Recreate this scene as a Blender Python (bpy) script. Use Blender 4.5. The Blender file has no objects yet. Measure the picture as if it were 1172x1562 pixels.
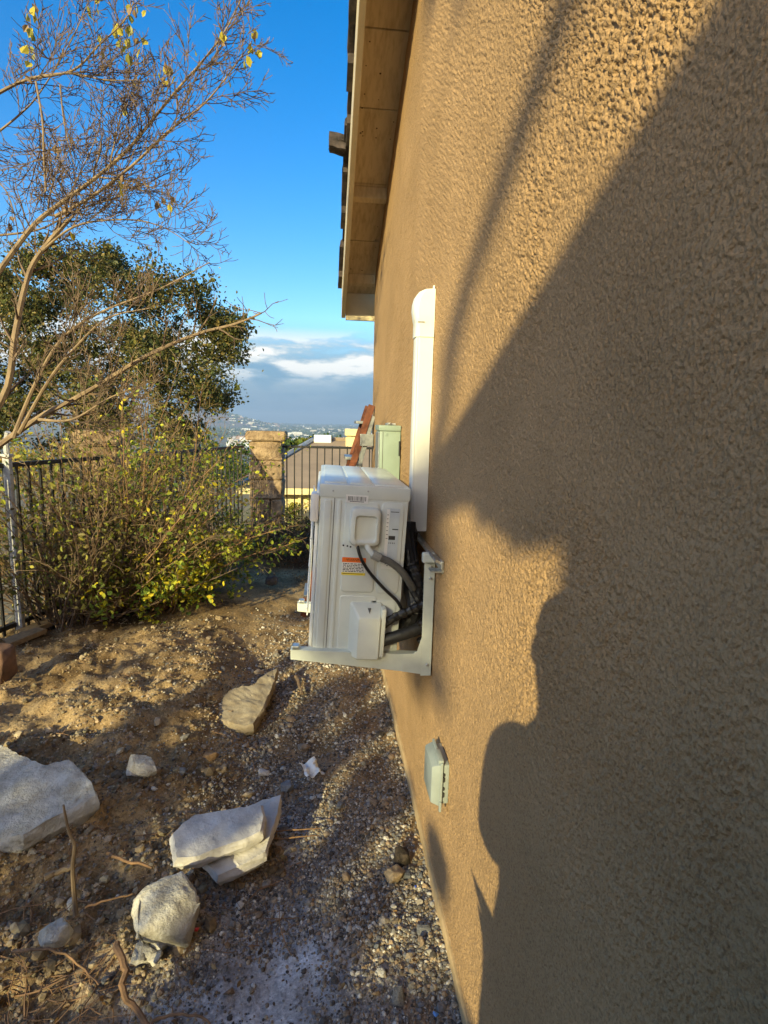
import bpy, bmesh, math, random
import numpy as np
from mathutils import Vector, Matrix, Euler
random.seed(7); RNG = np.random.default_rng(11)
SC = bpy.context.scene; COL = SC.collection
R = math.radians

# ---------------------------------------------------------------- camera
FPX, CX, CY, EYE = 850.0, 586.0, 781.0, 1.7           # focal length and centre for a 1172 x 1562 picture
def _axes():
    dy = Vector(((495-CX)/FPX, (CY-642)/FPX, 1)).normalized()
    dn = Vector((-.16, -6.22, 1)).normalized()
    z = -dn; z = (z - dy*z.dot(dy)).normalized()
    x = Vector((dy.y*z.z-dy.z*z.y, dy.z*z.x-dy.x*z.z, dy.x*z.y-dy.y*z.x))
    if x.x < 0: x = -x
    return Matrix((x, dy, z))                           # rows: world axes seen from the camera (right, up, forward)
AX = _axes()
cam = bpy.data.cameras.new('camera'); co = bpy.data.objects.new('camera', cam); COL.objects.link(co)
rt, up, fw = (Vector((AX[0][i], AX[1][i], AX[2][i])) for i in range(3))
co.matrix_world = Matrix(((rt.x, up.x, -fw.x, 0), (rt.y, up.y, -fw.y, 0), (rt.z, up.z, -fw.z, EYE), (0, 0, 0, 1)))
cam.sensor_fit = 'VERTICAL'; cam.sensor_height = 36; cam.lens = 36*FPX/1562
cam.clip_start = .02; cam.clip_end = 60000
SC.camera = co

# ---------------------------------------------------------------- sun, sky, exposure
SUN_AZ, SUN_EL = 31.0, 19.5                            # light travels towards +Y, 31 degrees to the right
wd = bpy.data.worlds.new('World'); SC.world = wd; wd.use_nodes = True
nt = wd.node_tree; N = nt.nodes; L = nt.links; N.clear()
out = N.new('ShaderNodeOutputWorld'); bg = N.new('ShaderNodeBackground'); bg.inputs[1].default_value = .14
sky = N.new('ShaderNodeTexSky'); sky.sky_type = 'NISHITA'; sky.sun_disc = False
sky.sun_elevation = R(SUN_EL); sky.sun_rotation = R(180+SUN_AZ); sky.air_density = 1.0; sky.dust_density = 1.3; sky.ozone_density = 1.6
hs = N.new('ShaderNodeHueSaturation'); hs.inputs['Saturation'].default_value = 1.55; hs.inputs['Value'].default_value = .98
hs.inputs['Hue'].default_value = .506
tc = N.new('ShaderNodeTexCoord'); sep = N.new('ShaderNodeSeparateXYZ'); L.new(tc.outputs['Generated'], sep.inputs[0])
mp = N.new('ShaderNodeMapping'); mp.inputs['Scale'].default_value = (7, 7, 26); L.new(tc.outputs['Generated'], mp.inputs[0])
cn = N.new('ShaderNodeTexNoise'); cn.inputs['Scale'].default_value = 1.15; cn.inputs['Detail'].default_value = 7; cn.inputs['Roughness'].default_value = .55
L.new(mp.outputs[0], cn.inputs['Vector'])
def ramp(nodes, pts, interp='LINEAR'):
    r = nodes.new('ShaderNodeValToRGB'); r.color_ramp.interpolation = interp
    e = r.color_ramp.elements
    while len(e) < len(pts): e.new(.5)
    for i, (p, c) in enumerate(pts):
        e[i].position = p; e[i].color = (*c, 1) if len(c) == 3 else c
    return r
band = ramp(N, [(0, (.0,)*3), (.06, (.12,)*3), (.085, (.9,)*3), (.125, (1,)*3), (.155, (0,)*3)]); L.new(sep.outputs['Z'], band.inputs[0])
cl = ramp(N, [(.36, (0,)*3), (.50, (1,)*3)]); L.new(cn.outputs['Fac'], cl.inputs[0])
mul = N.new('ShaderNodeMath'); mul.operation = 'MULTIPLY'; L.new(band.outputs[0], mul.inputs[0]); L.new(cl.outputs[0], mul.inputs[1])
low = ramp(N, [(0, (1,)*3), (.09, (.9,)*3), (.17, (0,)*3)]); L.new(sep.outputs['Z'], low.inputs[0])
mixl = N.new('ShaderNodeMixRGB'); mixl.inputs[2].default_value = (.45, 1.08, 1.95, 1)
lowm = N.new('ShaderNodeMath'); lowm.operation = 'MULTIPLY'; lowm.inputs[1].default_value = .95; L.new(low.outputs[0], lowm.inputs[0])
L.new(lowm.outputs[0], mixl.inputs[0]); L.new(sky.outputs[0], hs.inputs['Color']); L.new(hs.outputs[0], mixl.inputs[1])
mixc = N.new('ShaderNodeMixRGB'); L.new(mul.outputs[0], mixc.inputs[0]); L.new(mixl.outputs[0], mixc.inputs[1])
cc = ramp(N, [(.38, (.95, 1.6, 2.3)), (.46, (2.2, 2.7, 3.0)), (.54, (4.3, 4.3, 4.1))]); L.new(cn.outputs['Fac'], cc.inputs[0]); L.new(cc.outputs[0], mixc.inputs[2])
L.new(mixc.outputs[0], bg.inputs[0]); L.new(bg.outputs[0], out.inputs[0])
sl = bpy.data.lights.new('sun', 'SUN'); sl.energy = 4.0; sl.angle = R(.5); sl.color = (1.0, .87, .45)
so = bpy.data.objects.new('sun', sl); COL.objects.link(so)
LDIR = Vector((math.sin(R(SUN_AZ))*math.cos(R(SUN_EL)), math.cos(R(SUN_AZ))*math.cos(R(SUN_EL)), -math.sin(R(SUN_EL))))
so.rotation_euler = LDIR.to_track_quat('-Z', 'Y').to_euler(); so.location = (-6, -9, 9)
SC.view_settings.view_transform = 'Standard'; SC.view_settings.look = 'None'
SC.view_settings.exposure = 1.0; SC.view_settings.gamma = 1; SC.view_settings.use_curve_mapping = False
SC.cycles.max_bounces = 6; SC.cycles.volume_bounces = 0; SC.cycles.diffuse_bounces = 4

# ---------------------------------------------------------------- helpers
def ray(px, py):
    return AX @ Vector(((px-CX)/FPX, (CY-py)/FPX, 1))
def on_y(px, py, y): r = ray(px, py); return Vector((0, 0, EYE)) + r*(y/r.y)
def on_x(px, py, x): r = ray(px, py); return Vector((0, 0, EYE)) + r*(x/r.x)
def on_z(px, py, z=0.): r = ray(px, py); return Vector((0, 0, EYE)) + r*((z-EYE)/r.z)
def sstep(a, b, t):
    t = np.clip((np.asarray(t, float)-a)/(b-a), 0, 1); return t*t*(3-2*t)
_perm = RNG.random((256, 256, 4))
def vnoise(x, y, ch=0):
    x = np.asarray(x, float); y = np.asarray(y, float)
    xi = np.floor(x).astype(int); yi = np.floor(y).astype(int); fx = x-xi; fy = y-yi
    fx = fx*fx*fx*(fx*(fx*6-15)+10); fy = fy*fy*fy*(fy*(fy*6-15)+10)
    g = lambda a, b: _perm[a & 255, b & 255, ch]
    return (g(xi, yi)*(1-fx)+g(xi+1, yi)*fx)*(1-fy)+(g(xi, yi+1)*(1-fx)+g(xi+1, yi+1)*fx)*fy-.5
def fbm(x, y, oct=4, ch=0, gain=.5):
    s = 0; a = 1
    c, sn = math.cos(.6), math.sin(.6)
    for i in range(oct):
        s = s+a*vnoise(x+17.3*i, y-9.1*i, (ch+i) % 4); x, y = (x*c-y*sn)*2.03, (x*sn+y*c)*2.03; a *= gain
    return s

def mat(name, col, rough=.8, var=.12, scale=12, bump=0., bscale=40, metal=0., col2=None, attr=None, detail=5, spec=.5, thr=(.35, .65), bdist=.01, transl=0., stretch=None):
    m = bpy.data.materials.new(name); m.use_nodes = True; t = m.node_tree; n = t.nodes; l = t.links
    b = n['Principled BSDF']; b.inputs['Roughness'].default_value = rough; b.inputs['Metallic'].default_value = metal
    b.inputs['Specular IOR Level'].default_value = spec
    tc = n.new('ShaderNodeTexCoord'); vec = tc.outputs['Object']
    if stretch:
        mp = n.new('ShaderNodeMapping'); mp.inputs['Scale'].default_value = stretch; l.new(vec, mp.inputs[0]); vec = mp.outputs[0]
    tx = n.new('ShaderNodeTexNoise'); tx.inputs['Scale'].default_value = scale; tx.inputs['Detail'].default_value = detail; tx.inputs['Roughness'].default_value = .6
    l.new(vec, tx.inputs['Vector'])
    c2 = col2 if col2 else tuple(c*(1-2*var) for c in col)
    c1 = col if col2 else tuple(min(1, c*(1+var)) for c in col)
    rp = ramp(n, [(thr[0], c2), (thr[1], c1)]); l.new(tx.outputs['Fac'], rp.inputs[0]); cs = rp.outputs[0]
    if attr:
        a = n.new('ShaderNodeAttribute'); a.attribute_name = 'tint'
        mx = n.new('ShaderNodeMixRGB'); mx.blend_type = 'MULTIPLY'; mx.inputs[0].default_value = 1
        l.new(cs, mx.inputs[1]); l.new(a.outputs['Color'], mx.inputs[2]); cs = mx.outputs[0]
    l.new(cs, b.inputs['Base Color'])
    if bump:
        bt = n.new('ShaderNodeTexNoise'); bt.inputs['Scale'].default_value = bscale; bt.inputs['Detail'].default_value = 6; bt.inputs['Roughness'].default_value = .6
        l.new(vec, bt.inputs['Vector'])
        bm = n.new('ShaderNodeBump'); bm.inputs['Strength'].default_value = bump; bm.inputs['Distance'].default_value = bdist
        l.new(bt.outputs['Fac'], bm.inputs['Height']); l.new(bm.outputs[0], b.inputs['Normal'])
    if transl:
        tr = n.new('ShaderNodeBsdfTranslucent'); l.new(cs, tr.inputs[0])
        ms = n.new('ShaderNodeMixShader'); ms.inputs[0].default_value = transl
        l.new(b.outputs[0], ms.inputs[1]); l.new(tr.outputs[0], ms.inputs[2]); l.new(ms.outputs[0], n['Material Output'].inputs[0])
    return m

class MB:
    """collects shapes and links them as one mesh object"""
    def __init__(s): s.v = []; s.f = []; s.t = []
    def add(s, v, f, tint=None):
        o = len(s.v); s.v += [tuple(p) for p in v]; s.f += [tuple(i+o for i in q) for q in f]
        if tint is not None: s.t += [tint]*len(v)
        return s
    def box(s, lo, hi, bev=0., rot=None, pivot=None, taper=None):
        bm = bmesh.new(); bmesh.ops.create_cube(bm, size=1)
        lo = Vector(lo); hi = Vector(hi); c = (lo+hi)/2; d = hi-lo
        for v in bm.verts: v.co = Vector((v.co.x*d.x, v.co.y*d.y, v.co.z*d.z))+c
        if taper: taper(bm)
        if bev: bmesh.ops.bevel(bm, geom=list(bm.edges), offset=bev, segments=2, affect='EDGES', profile=.6)
        return s.bm(bm, rot, pivot if pivot else c)
    def bm(s, bm, rot=None, pivot=None):
        bm.verts.ensure_lookup_table()
        v = [x.co.copy() for x in bm.verts]
        if rot is not None:
            m = rot.to_matrix(); p = Vector(pivot) if pivot is not None else Vector(); v = [m @ (q-p)+p for q in v]
        s.add(v, [[x.index for x in f.verts] for f in bm.faces]); bm.free(); return s
    def tube(s, pts, rad, n=6, cap=True, tint=None):
        pts = [Vector(p) for p in pts]; k = len(pts)
        if not hasattr(rad, '__len__'): rad = [rad]*k
        vs = []; fs = []; u = None
        for i in range(k):
            d = (pts[min(i+1, k-1)]-pts[max(i-1, 0)])
            d = d.normalized() if d.length > 1e-9 else Vector((0, 0, 1))
            if u is None:
                u = d.cross(Vector((.13, .29, .95)));  u = u.normalized() if u.length > .05 else d.cross(Vector((1, 0, 0))).normalized()
            else:
                u = u-d*u.dot(d); u = u.normalized() if u.length > 1e-6 else d.orthogonal().normalized()
            w = d.cross(u)
            for j in range(n):
                a = 2*math.pi*j/n; vs.append(pts[i]+(u*math.cos(a)+w*math.sin(a))*rad[i])
        for i in range(k-1):
            for j in range(n): fs.append((i*n+j, i*n+(j+1) % n, (i+1)*n+(j+1) % n, (i+1)*n+j))
        if cap and n > 2: fs += [tuple(range(n-1, -1, -1)), tuple(range((k-1)*n, k*n))]
        return s.add(vs, fs, tint)
    def prism(s, poly, vec, bev=0.):
        bm = bmesh.new(); a = [bm.verts.new(p) for p in poly]; f = bm.faces.new(a)
        r = bmesh.ops.extrude_face_region(bm, geom=[f]); bmesh.ops.translate(bm, vec=Vector(vec), verts=[g for g in r['geom'] if isinstance(g, bmesh.types.BMVert)])
        bmesh.ops.recalc_face_normals(bm, faces=bm.faces)
        if bev: bmesh.ops.bevel(bm, geom=list(bm.edges), offset=bev, segments=2, affect='EDGES')
        bm.verts.index_update(); return s.bm(bm)
    def mesh(s, name, m, smooth=False):
        me = bpy.data.meshes.new(name); me.from_pydata(s.v, [], s.f); me.materials.append(m)
        if s.t:
            ca = me.color_attributes.new('tint', 'FLOAT_COLOR', 'POINT')
            ca.data.foreach_set('color', np.array([(*c, 1) for c in s.t], np.float32).ravel())
        if smooth:
            me.polygons.foreach_set('use_smooth', [True]*len(me.polygons))
            me.set_sharp_from_angle(angle=R(35))
        me.validate(); return me
    def build(s, name, m, parent=None, local=False, smooth=False, kind=None):
        if parent is not None and not local:
            p = parent
            while p.parent: p = p.parent
            o = p.location; s.v = [(a-o.x, b-o.y, c-o.z) for a, b, c in s.v]
        ob = bpy.data.objects.new(name, s.mesh(name, m, smooth)); COL.objects.link(ob); ob.parent = parent
        if kind: ob['kind'] = kind
        return ob
def np_mesh(name, v, f, m, tint=None, smooth=False, parent=None, kind=None):
    """large mesh from numpy arrays (all faces with the same number of corners)"""
    me = bpy.data.meshes.new(name); k = f.shape[1]
    if parent is not None: v = np.asarray(v)-np.array(parent.location)
    me.vertices.add(len(v)); me.vertices.foreach_set('co', np.ascontiguousarray(v, np.float32).ravel())
    me.loops.add(f.size); me.loops.foreach_set('vertex_index', np.ascontiguousarray(f, np.int32).ravel())
    me.polygons.add(len(f)); me.polygons.foreach_set('loop_start', np.arange(0, f.size, k, dtype=np.int32))
    me.polygons.foreach_set('loop_total', np.full(len(f), k, np.int32))
    me.polygons.foreach_set('use_smooth', np.full(len(f), smooth))
    if tint is not None:
        ca = me.color_attributes.new('tint', 'FLOAT_COLOR', 'POINT')
        ca.data.foreach_set('color', np.hstack([tint, np.ones((len(tint), 1))]).astype(np.float32).ravel())
    me.materials.append(m); me.update(calc_edges=True)
    ob = bpy.data.objects.new(name, me); COL.objects.link(ob); ob.parent = parent
    if kind: ob['kind'] = kind
    return ob
def tag(o, label, cat, group=None):
    o['label'] = label; o['category'] = cat
    if group: o['group'] = group
    return o
def thing(name, label, cat, loc=(0, 0, 0), group=None):
    o = bpy.data.objects.new(name, None); COL.objects.link(o); o.location = loc; o.empty_display_size = .1
    return tag(o, label, cat, group)
def inst(name, me, parent=None, loc=(0, 0, 0), rot=(0, 0, 0), scale=(1, 1, 1)):
    o = bpy.data.objects.new(name, me); COL.objects.link(o); o.parent = parent
    o.location = loc; o.rotation_euler = rot; o.scale = scale if hasattr(scale, '__len__') else (scale,)*3
    return o
def ico():
    bm = bmesh.new(); bmesh.ops.create_icosphere(bm, subdivisions=1, radius=1); v = np.array([x.co[:] for x in bm.verts]); f = np.array([[x.index for x in q.verts] for q in bm.faces]); bm.free(); return v, f
def ico2():
    bm = bmesh.new(); bmesh.ops.create_icosphere(bm, subdivisions=2, radius=1); v = np.array([x.co[:] for x in bm.verts]); f = np.array([[x.index for x in q.verts] for q in bm.faces]); bm.free(); return v, f
def rots(n, rng=RNG):
    q = rng.normal(size=(n, 4)); q /= np.linalg.norm(q, axis=1)[:, None]; w, x, y, z = q.T
    return np.stack([np.stack([1-2*(y*y+z*z), 2*(x*y-z*w), 2*(x*z+y*w)], 1), np.stack([2*(x*y+z*w), 1-2*(x*x+z*z), 2*(y*z-x*w)], 1), np.stack([2*(x*z-y*w), 2*(y*z+x*w), 1-2*(x*x+y*y)], 1)], 1)
def scatter(name, base, pos, size, cols, m, jitter=.25, flat=1., parent=None, kind='stuff', rng=RNG):
    """many small solid pieces joined into one mesh"""
    bv, bf = base; n = len(pos); k = len(bv)
    v = bv[None]*(1+rng.uniform(-jitter, jitter, (n, k, 1)))*size.reshape(n, 1, -1)
    v = np.einsum('nij,nkj->nki', rots(n, rng), v); v[:, :, 2] *= flat; v += pos[:, None]
    f = (bf[None]+np.arange(n)[:, None, None]*k).reshape(-1, bf.shape[1])
    return np_mesh(name, v.reshape(-1, 3), f, m, tint=np.repeat(cols, k, 0), parent=parent, kind=kind)
LEAFV = np.array([(0, -.5, 0), (.3, -.1, .07), (.22, .25, .05), (0, .5, -.05), (-.22, .25, .05), (-.3, -.1, .07)]); LEAFF = np.array([(0, 1, 2, 3), (0, 3, 4, 5)])
def leaves(name, pos, size, cols, m, parent=None, kind=None, rng=RNG):
    n = len(pos); v = LEAFV[None]*np.asarray(size).reshape(n, 1, 1)
    v = np.einsum('nij,nkj->nki', rots(n, rng), v)+pos[:, None]
    f = (LEAFF[None]+np.arange(n)[:, None, None]*6).reshape(-1, 4)
    return np_mesh(name, v.reshape(-1, 3), f, m, tint=np.repeat(cols, 6, 0), parent=parent, kind=kind)
ICO = ico(); ICO2 = ico2()

# ---------------------------------------------------------------- materials
M_STUCCO = mat('stucco', (.45, .288, .148), .93, scale=2.2, col2=(.375, .240, .122), bump=.9, bscale=130, bdist=.008, detail=3, spec=.12)
_t = M_STUCCO.node_tree; _b = _t.nodes['Principled BSDF']; _o = _b.inputs['Base Color'].links[0].from_socket
_n = _t.nodes.new('ShaderNodeTexNoise'); _n.inputs['Scale'].default_value = 210; _n.inputs['Detail'].default_value = 3
_c = _t.nodes.new('ShaderNodeTexCoord'); _t.links.new(_c.outputs['Object'], _n.inputs['Vector'])
_r = ramp(_t.nodes, [(.32, (.70, .70, .72)), (.52, (1.04,)*3)]); _t.links.new(_n.outputs['Fac'], _r.inputs[0])
_m = _t.nodes.new('ShaderNodeMixRGB'); _m.blend_type = 'MULTIPLY'; _m.inputs[0].default_value = 1
_t.links.new(_o, _m.inputs[1]); _t.links.new(_r.outputs[0], _m.inputs[2]); _t.links.new(_m.outputs[0], _b.inputs['Base Color'])
M_CREAM = mat('cream_paint', (.62, .52, .34), .6, .06, 5, .1, 60, bdist=.002)
M_SOFFIT = mat('soffit_paint', (.60, .49, .31), .8, scale=9, col2=(.44, .34, .20), bump=.35, bscale=60, bdist=.003, stretch=(5, 1, 1), thr=(.30, .55))
M_TILE = mat('roof_tile', (.060, .045, .042), .9, .35, 14, .5, 60)
M_AC = mat('ac_paint', (.61, .65, .62), .26, .03, 6, .03, 220, bdist=.001)
M_ACW = mat('ac_white', (.78, .77, .73), .35, .02, 6)
M_ACG = mat('ac_plastic', (.57, .60, .565), .45, .03, 10)
M_LINE = mat('cover_plastic', (.72, .72, .66), .4, .03, 4)
M_BRK = mat('bracket_paint', (.58, .62, .56), .45, .04, 15)
M_ZINC = mat('galvanised', (.55, .56, .55), .42, .18, 60, metal=.8)
M_BLACK = mat('black_tape', (.012, .012, .014), .28, .2, 30, .5, 60)
M_BLK2 = mat('black_rubber', (.015, .015, .016), .55, .2, 30, .2, 90)
M_GREYT = mat('grey_conduit', (.10, .10, .095), .5, .1, 20)
M_DARK = mat('dark_gap', (.02, .02, .02), .8)
M_GREEN = mat('green_enamel', (.235, .305, .255), .35, .05, 6)
M_BOX = mat('clear_grey_plastic', (.27, .31, .31), .3, .06, 14)
M_FENCE = mat('black_iron', (.012, .012, .013), .45, .3, 40, .2, 80)
M_LITPOST = mat('sunlit_post', (.50, .50, .50), .55, .2, 25, .2, 60)  # pale grey stands in for sunlight on the dark fence post
M_STONE = mat('pillar_stone', (.40, .285, .17), .9, scale=11, col2=(.19, .125, .07), bump=.9, bscale=22, bdist=.03)
M_CONC = mat('broken_concrete', (.57, .545, .48), .92, scale=18, col2=(.35, .315, .25), bump=.9, bscale=75, bdist=.010, detail=9)
M_CONC2 = mat('smooth_concrete', (.60, .575, .54), .88, scale=11, col2=(.42, .395, .36), bump=.5, bscale=90, bdist=.006, detail=9)
M_DUST = mat('dusty_paver', (.34, .285, .20), .95, scale=10, col2=(.23, .18, .115), bump=.5, bscale=60, bdist=.006)
M_BARK = mat('pale_bark', (.30, .215, .125), .85, scale=25, col2=(.16, .11, .07), bump=.5, bscale=60, bdist=.004, stretch=(1, 1, .4))
M_TWIG = mat('twig_bark', (.17, .115, .075), .85, .3, 30)
M_LEAF = mat('leaf', (1, 1, 1), .5, .12, 40, attr=1, transl=.35, spec=.3)
M_PEB = mat('gravel', (1, 1, 1), .85, .2, 60, attr=1)
M_WOOD = mat('weathered_board', (.36, .26, .14), .85, scale=30, col2=(.24, .16, .085), bump=.4, bscale=80, stretch=(1, 1, 1))
M_STICK = mat('dry_stick', (.30, .17, .085), .8, scale=30, col2=(.17, .10, .05), bump=.3, bscale=90)
M_ORANGE = mat('orange_fibreglass', (.17, .052, .022), .45, .2, 12)
M_ALU = mat('grey_aluminium', (.28, .30, .31), .45, .1, 20, metal=.5)
M_TERRA = mat('terracotta', (.17, .095, .06), .8, .2, 15)
M_WHITE = mat('white_film', (.80, .80, .76), .5, .05, 20)
M_CREAMW = mat('neighbour_wall', (.66, .56, .30), .9, .05, 2, .2, 40)
M_SHING = mat('shingle_roof', (.31, .23, .16), .95, scale=1.5, col2=(.25, .185, .13), bump=.3, bscale=30)
M_GUT = mat('grey_gutter', (.30, .33, .36), .5, .08, 5)

# ---------------------------------------------------------------- ground, hillside, valley
def fence_x(y): return -1.99+.335*(np.asarray(y, float)-4.72)
def ground_z(x, y, fine=True):
    x = np.asarray(x, float); y = np.asarray(y, float)
    side = sstep(-.30, -1.05, x+.12*vnoise(y*1.7, x*.8, 1))
    z = .17*side*sstep(1.2, 2.1, y)*(1-.55*sstep(3.6, 4.6, y))
    z = z+.05*np.exp(-((x+.75)**2/.06+(y-3.35)**2/.10))+.06*np.exp(-((x+1.15)**2/.05+(y-2.75)**2/.04))
    z = z-.05*np.exp(-((x+.75)**2/.05+(y-1.95)**2/.05))-.03*np.exp(-((x+.15)**2/.03))*sstep(3.4, 2.6, y)
    if fine:
        lump = sstep(-.25, -.8, x)*sstep(4.6, 3.6, y)
        z = z+(.014+.060*lump)*fbm(x*3.3, y*3.3, 3, 1)+(.008+.034*lump)*fbm(x*11, y*11, 2, 2)+(.004+.030*lump)*(.35-np.abs(fbm(x*24, y*24, 2, 0)))+(.006+.006*lump)*fbm(x*55, y*55, 2, 3)
    d = np.maximum((fence_x(y)-x)*.948, y-7.95)
    z = z-3.0*sstep(.2, 3.5, d)
    return z
xs = np.concatenate([np.arange(-14, -2.7, .35), np.arange(-2.7, .425, .0125), [.43]])
ys = [-14.0]
while ys[-1] < .6: ys.append(ys[-1]+.5)
while ys[-1] < 12: ys.append(ys[-1]*1.0075)
ys = np.array(ys); XX, YY = np.meshgrid(xs, ys)
ZZ = ground_z(XX, YY); nx, ny = len(xs), len(ys)
ii = np.arange(nx*ny).reshape(ny, nx)
GF = np.stack([ii[:-1, :-1], ii[:-1, 1:], ii[1:, 1:], ii[1:, :-1]], -1).reshape(-1, 4)
m = bpy.data.materials.new('yard_soil'); m.use_nodes = True; t = m.node_tree; n = t.nodes; l = t.links; b = n['Principled BSDF']
b.inputs['Roughness'].default_value = .95; b.inputs['Specular IOR Level'].default_value = .15
tcn = n.new('ShaderNodeTexCoord')
n1 = n.new('ShaderNodeTexNoise'); n1.inputs['Scale'].default_value = 3; n1.inputs['Detail'].default_value = 8; n1.inputs['Roughness'].default_value = .65; l.new(tcn.outputs['Object'], n1.inputs['Vector'])
n2 = n.new('ShaderNodeTexNoise'); n2.inputs['Scale'].default_value = 70; n2.inputs['Detail'].default_value = 5; n2.inputs['Roughness'].default_value = .7; l.new(tcn.outputs['Object'], n2.inputs['Vector'])
r1 = ramp(n, [(.36, (.12, .083, .048)), (.53, (.28, .21, .130)), (.70, (.39, .31, .205))]); l.new(n1.outputs['Fac'], r1.inputs[0])
at = n.new('ShaderNodeAttribute'); at.attribute_name = 'tint'
mx = n.new('ShaderNodeMixRGB'); mx.blend_type = 'MULTIPLY'; mx.inputs[0].default_value = 1; l.new(r1.outputs[0], mx.inputs[1]); l.new(at.outputs['Color'], mx.inputs[2])
r2 = ramp(n, [(.3, (.45,)*3), (.65, (1.15,)*3)]); l.new(n2.outputs['Fac'], r2.inputs[0])
mx2 = n.new('ShaderNodeMixRGB'); mx2.blend_type = 'MULTIPLY'; mx2.inputs[0].default_value = 1; l.new(mx.outputs[0], mx2.inputs[1]); l.new(r2.outputs[0], mx2.inputs[2])
l.new(mx2.outputs[0], b.inputs['Base Color'])
bp = n.new('ShaderNodeBump'); bp.inputs['Strength'].default_value = .8; bp.inputs['Distance'].default_value = .012; l.new(n2.outputs['Fac'], bp.inputs['Height']); l.new(bp.outputs[0], b.inputs['Normal'])
M_SOIL = m
# colour of the soil: dusty grey spill near the front, dark gravelly strip, tan mound
grey = np.exp(-(((XX+.26)/.36)**2+((YY-1.30)/.36)**2))*1.3+.9*np.exp(-(((XX+.10)/.12)**2+((YY-1.8)/.5)**2))
grey = np.clip(grey+.5*fbm(XX*6, YY*6, 3, 2)*(grey > .12), 0, 1)[..., None]
path = (sstep(-.62, -.30, XX)*sstep(4.4, 3.3, YY))[..., None]
TT = np.ones(XX.shape+(3,))*np.array((1.42, 1.30, 1.06))
TT = TT*(1-path)+path*np.array((1.25, 1.15, 1.05))
TT = TT*(1-grey)+grey*np.array((2.3, 3.05, 5.0))
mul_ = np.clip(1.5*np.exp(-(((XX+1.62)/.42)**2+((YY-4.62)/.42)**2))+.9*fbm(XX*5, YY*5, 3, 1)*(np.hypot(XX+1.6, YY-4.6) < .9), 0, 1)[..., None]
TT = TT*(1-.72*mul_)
shade_tint = (sstep(5.9, 6.8, YY+.6*fbm(XX*2, YY*2, 3, 2))*sstep(8.5, 8.0, YY))[..., None]  # far shaded soil tinted dark brown to offset the blue skylight
TT = TT*(1-shade_tint)+shade_tint*np.array((1.0, .52, .26))
V = np.stack([XX, YY, ZZ], -1).reshape(-1, 3)
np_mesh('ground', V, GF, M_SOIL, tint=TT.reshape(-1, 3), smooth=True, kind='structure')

def terrain_z(x, y):
    x = np.asarray(x, float); y = np.asarray(y, float)
    z = -.9-2.4*sstep(8, 13, y)-2.4*sstep(-3, -8, x)*sstep(-8, 2, y)
    z = z-5*sstep(30, 90, y)-75*sstep(60, 800, y)
    z = z+1.2*fbm(x*.05, y*.05, 3)*sstep(20, 60, y)
    far = sstep(1500, 3000, y)
    def hill(cx, cy, rx, ry, h):
        q = np.sqrt(((x-cx)/rx)**2+((y-cy)/ry)**2)
        return h*np.clip(1-q, 0, 1)**1.15*(1+.45*fbm(x*.0022+cx, y*.0022, 4))
    z = z+far*(hill(-1080, 5600, 720, 900, 178)+hill(-1900, 5900, 1000, 1000, 200)+hill(-3000, 5600, 1300, 1200, 180))
    return z
rr = np.concatenate([[0], np.geomspace(3, 15000, 120)]); aa = np.linspace(0, 2*math.pi, 181)[:-1]
# finer angles towards the view
aa = np.sort(np.concatenate([aa, np.linspace(R(80), R(135), 160)]))
RR, AA = np.meshgrid(rr, aa, indexing='ij'); tx = RR*np.cos(AA); ty = RR*np.sin(AA); tz = terrain_z(tx, ty)
ii = np.arange(tx.size).reshape(tx.shape); jn = np.roll(ii, -1, 1)
TF = np.stack([ii[:-1], ii[1:], jn[1:], jn[:-1]], -1).reshape(-1, 4)
M_HILL = mat('hillside', (.085, .085, .04), .95, scale=.06, col2=(.20, .16, .10), detail=8)
M_VALL = mat('valley_floor', (.13, .12, .09), .95, scale=.004, col2=(.06, .075, .05), detail=10, thr=(.42, .58))
m = M_VALL; t = m.node_tree; n = t.nodes; l = t.links; b = n['Principled BSDF']
tb = n.new('ShaderNodeTexCoord'); sp = n.new('ShaderNodeSeparateXYZ'); l.new(tb.outputs['Object'], sp.inputs[0])
hr = n.new('ShaderNodeMapRange'); hr.inputs[1].default_value = -78; hr.inputs[2].default_value = -40; l.new(sp.outputs['Z'], hr.inputs[0])
old = b.inputs['Base Color'].links[0].from_socket
mxh = n.new('ShaderNodeMixRGB'); mxh.inputs[2].default_value = (.20, .125, .085, 1); l.new(hr.outputs[0], mxh.inputs[0]); l.new(old, mxh.inputs[1]); l.new(mxh.outputs[0], b.inputs['Base Color'])
tv = np.stack([tx, ty, tz], -1).reshape(-1, 3); fy = tv[TF].mean(1)[:, 1]
near_f = TF[fy < 850]; far_f = TF[fy >= 850]
np_mesh('hillside', tv, near_f, M_HILL, smooth=True, kind='structure')
np_mesh('valley', tv, far_f, M_VALL, smooth=True, kind='structure')
# far-off city in the haze: thousands of roofs and walls nobody could count
n_c = 9000
cy_ = 1500*np.exp(RNG.random(n_c)*math.log(11500/1500)); ca = R(90)+np.arctan(RNG.uniform(-.42, .16, n_c)); cx_ = cy_/np.tan(ca)
keep = vnoise(cx_*.004, cy_*.0016, 1)+.6*vnoise(cx_*.013, cy_*.006, 2) > -.12
cx_, cy_ = cx_[keep], cy_[keep]; n_c = len(cx_)
bxv = np.array([(a, b_, c) for c in (0, 1) for b_ in (-.5, .5) for a in (-.5, .5)], float); bxf = np.array([(4, 5, 7, 6), (0, 1, 5, 4), (2, 6, 7, 3), (0, 4, 6, 2), (1, 3, 7, 5)])
dim = np.stack([RNG.uniform(12, 60, n_c)*(.6+cy_/7000), RNG.uniform(12, 40, n_c), RNG.uniform(5, 11, n_c)*(1+1.2*(RNG.random(n_c) < .05))], 1)
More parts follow.
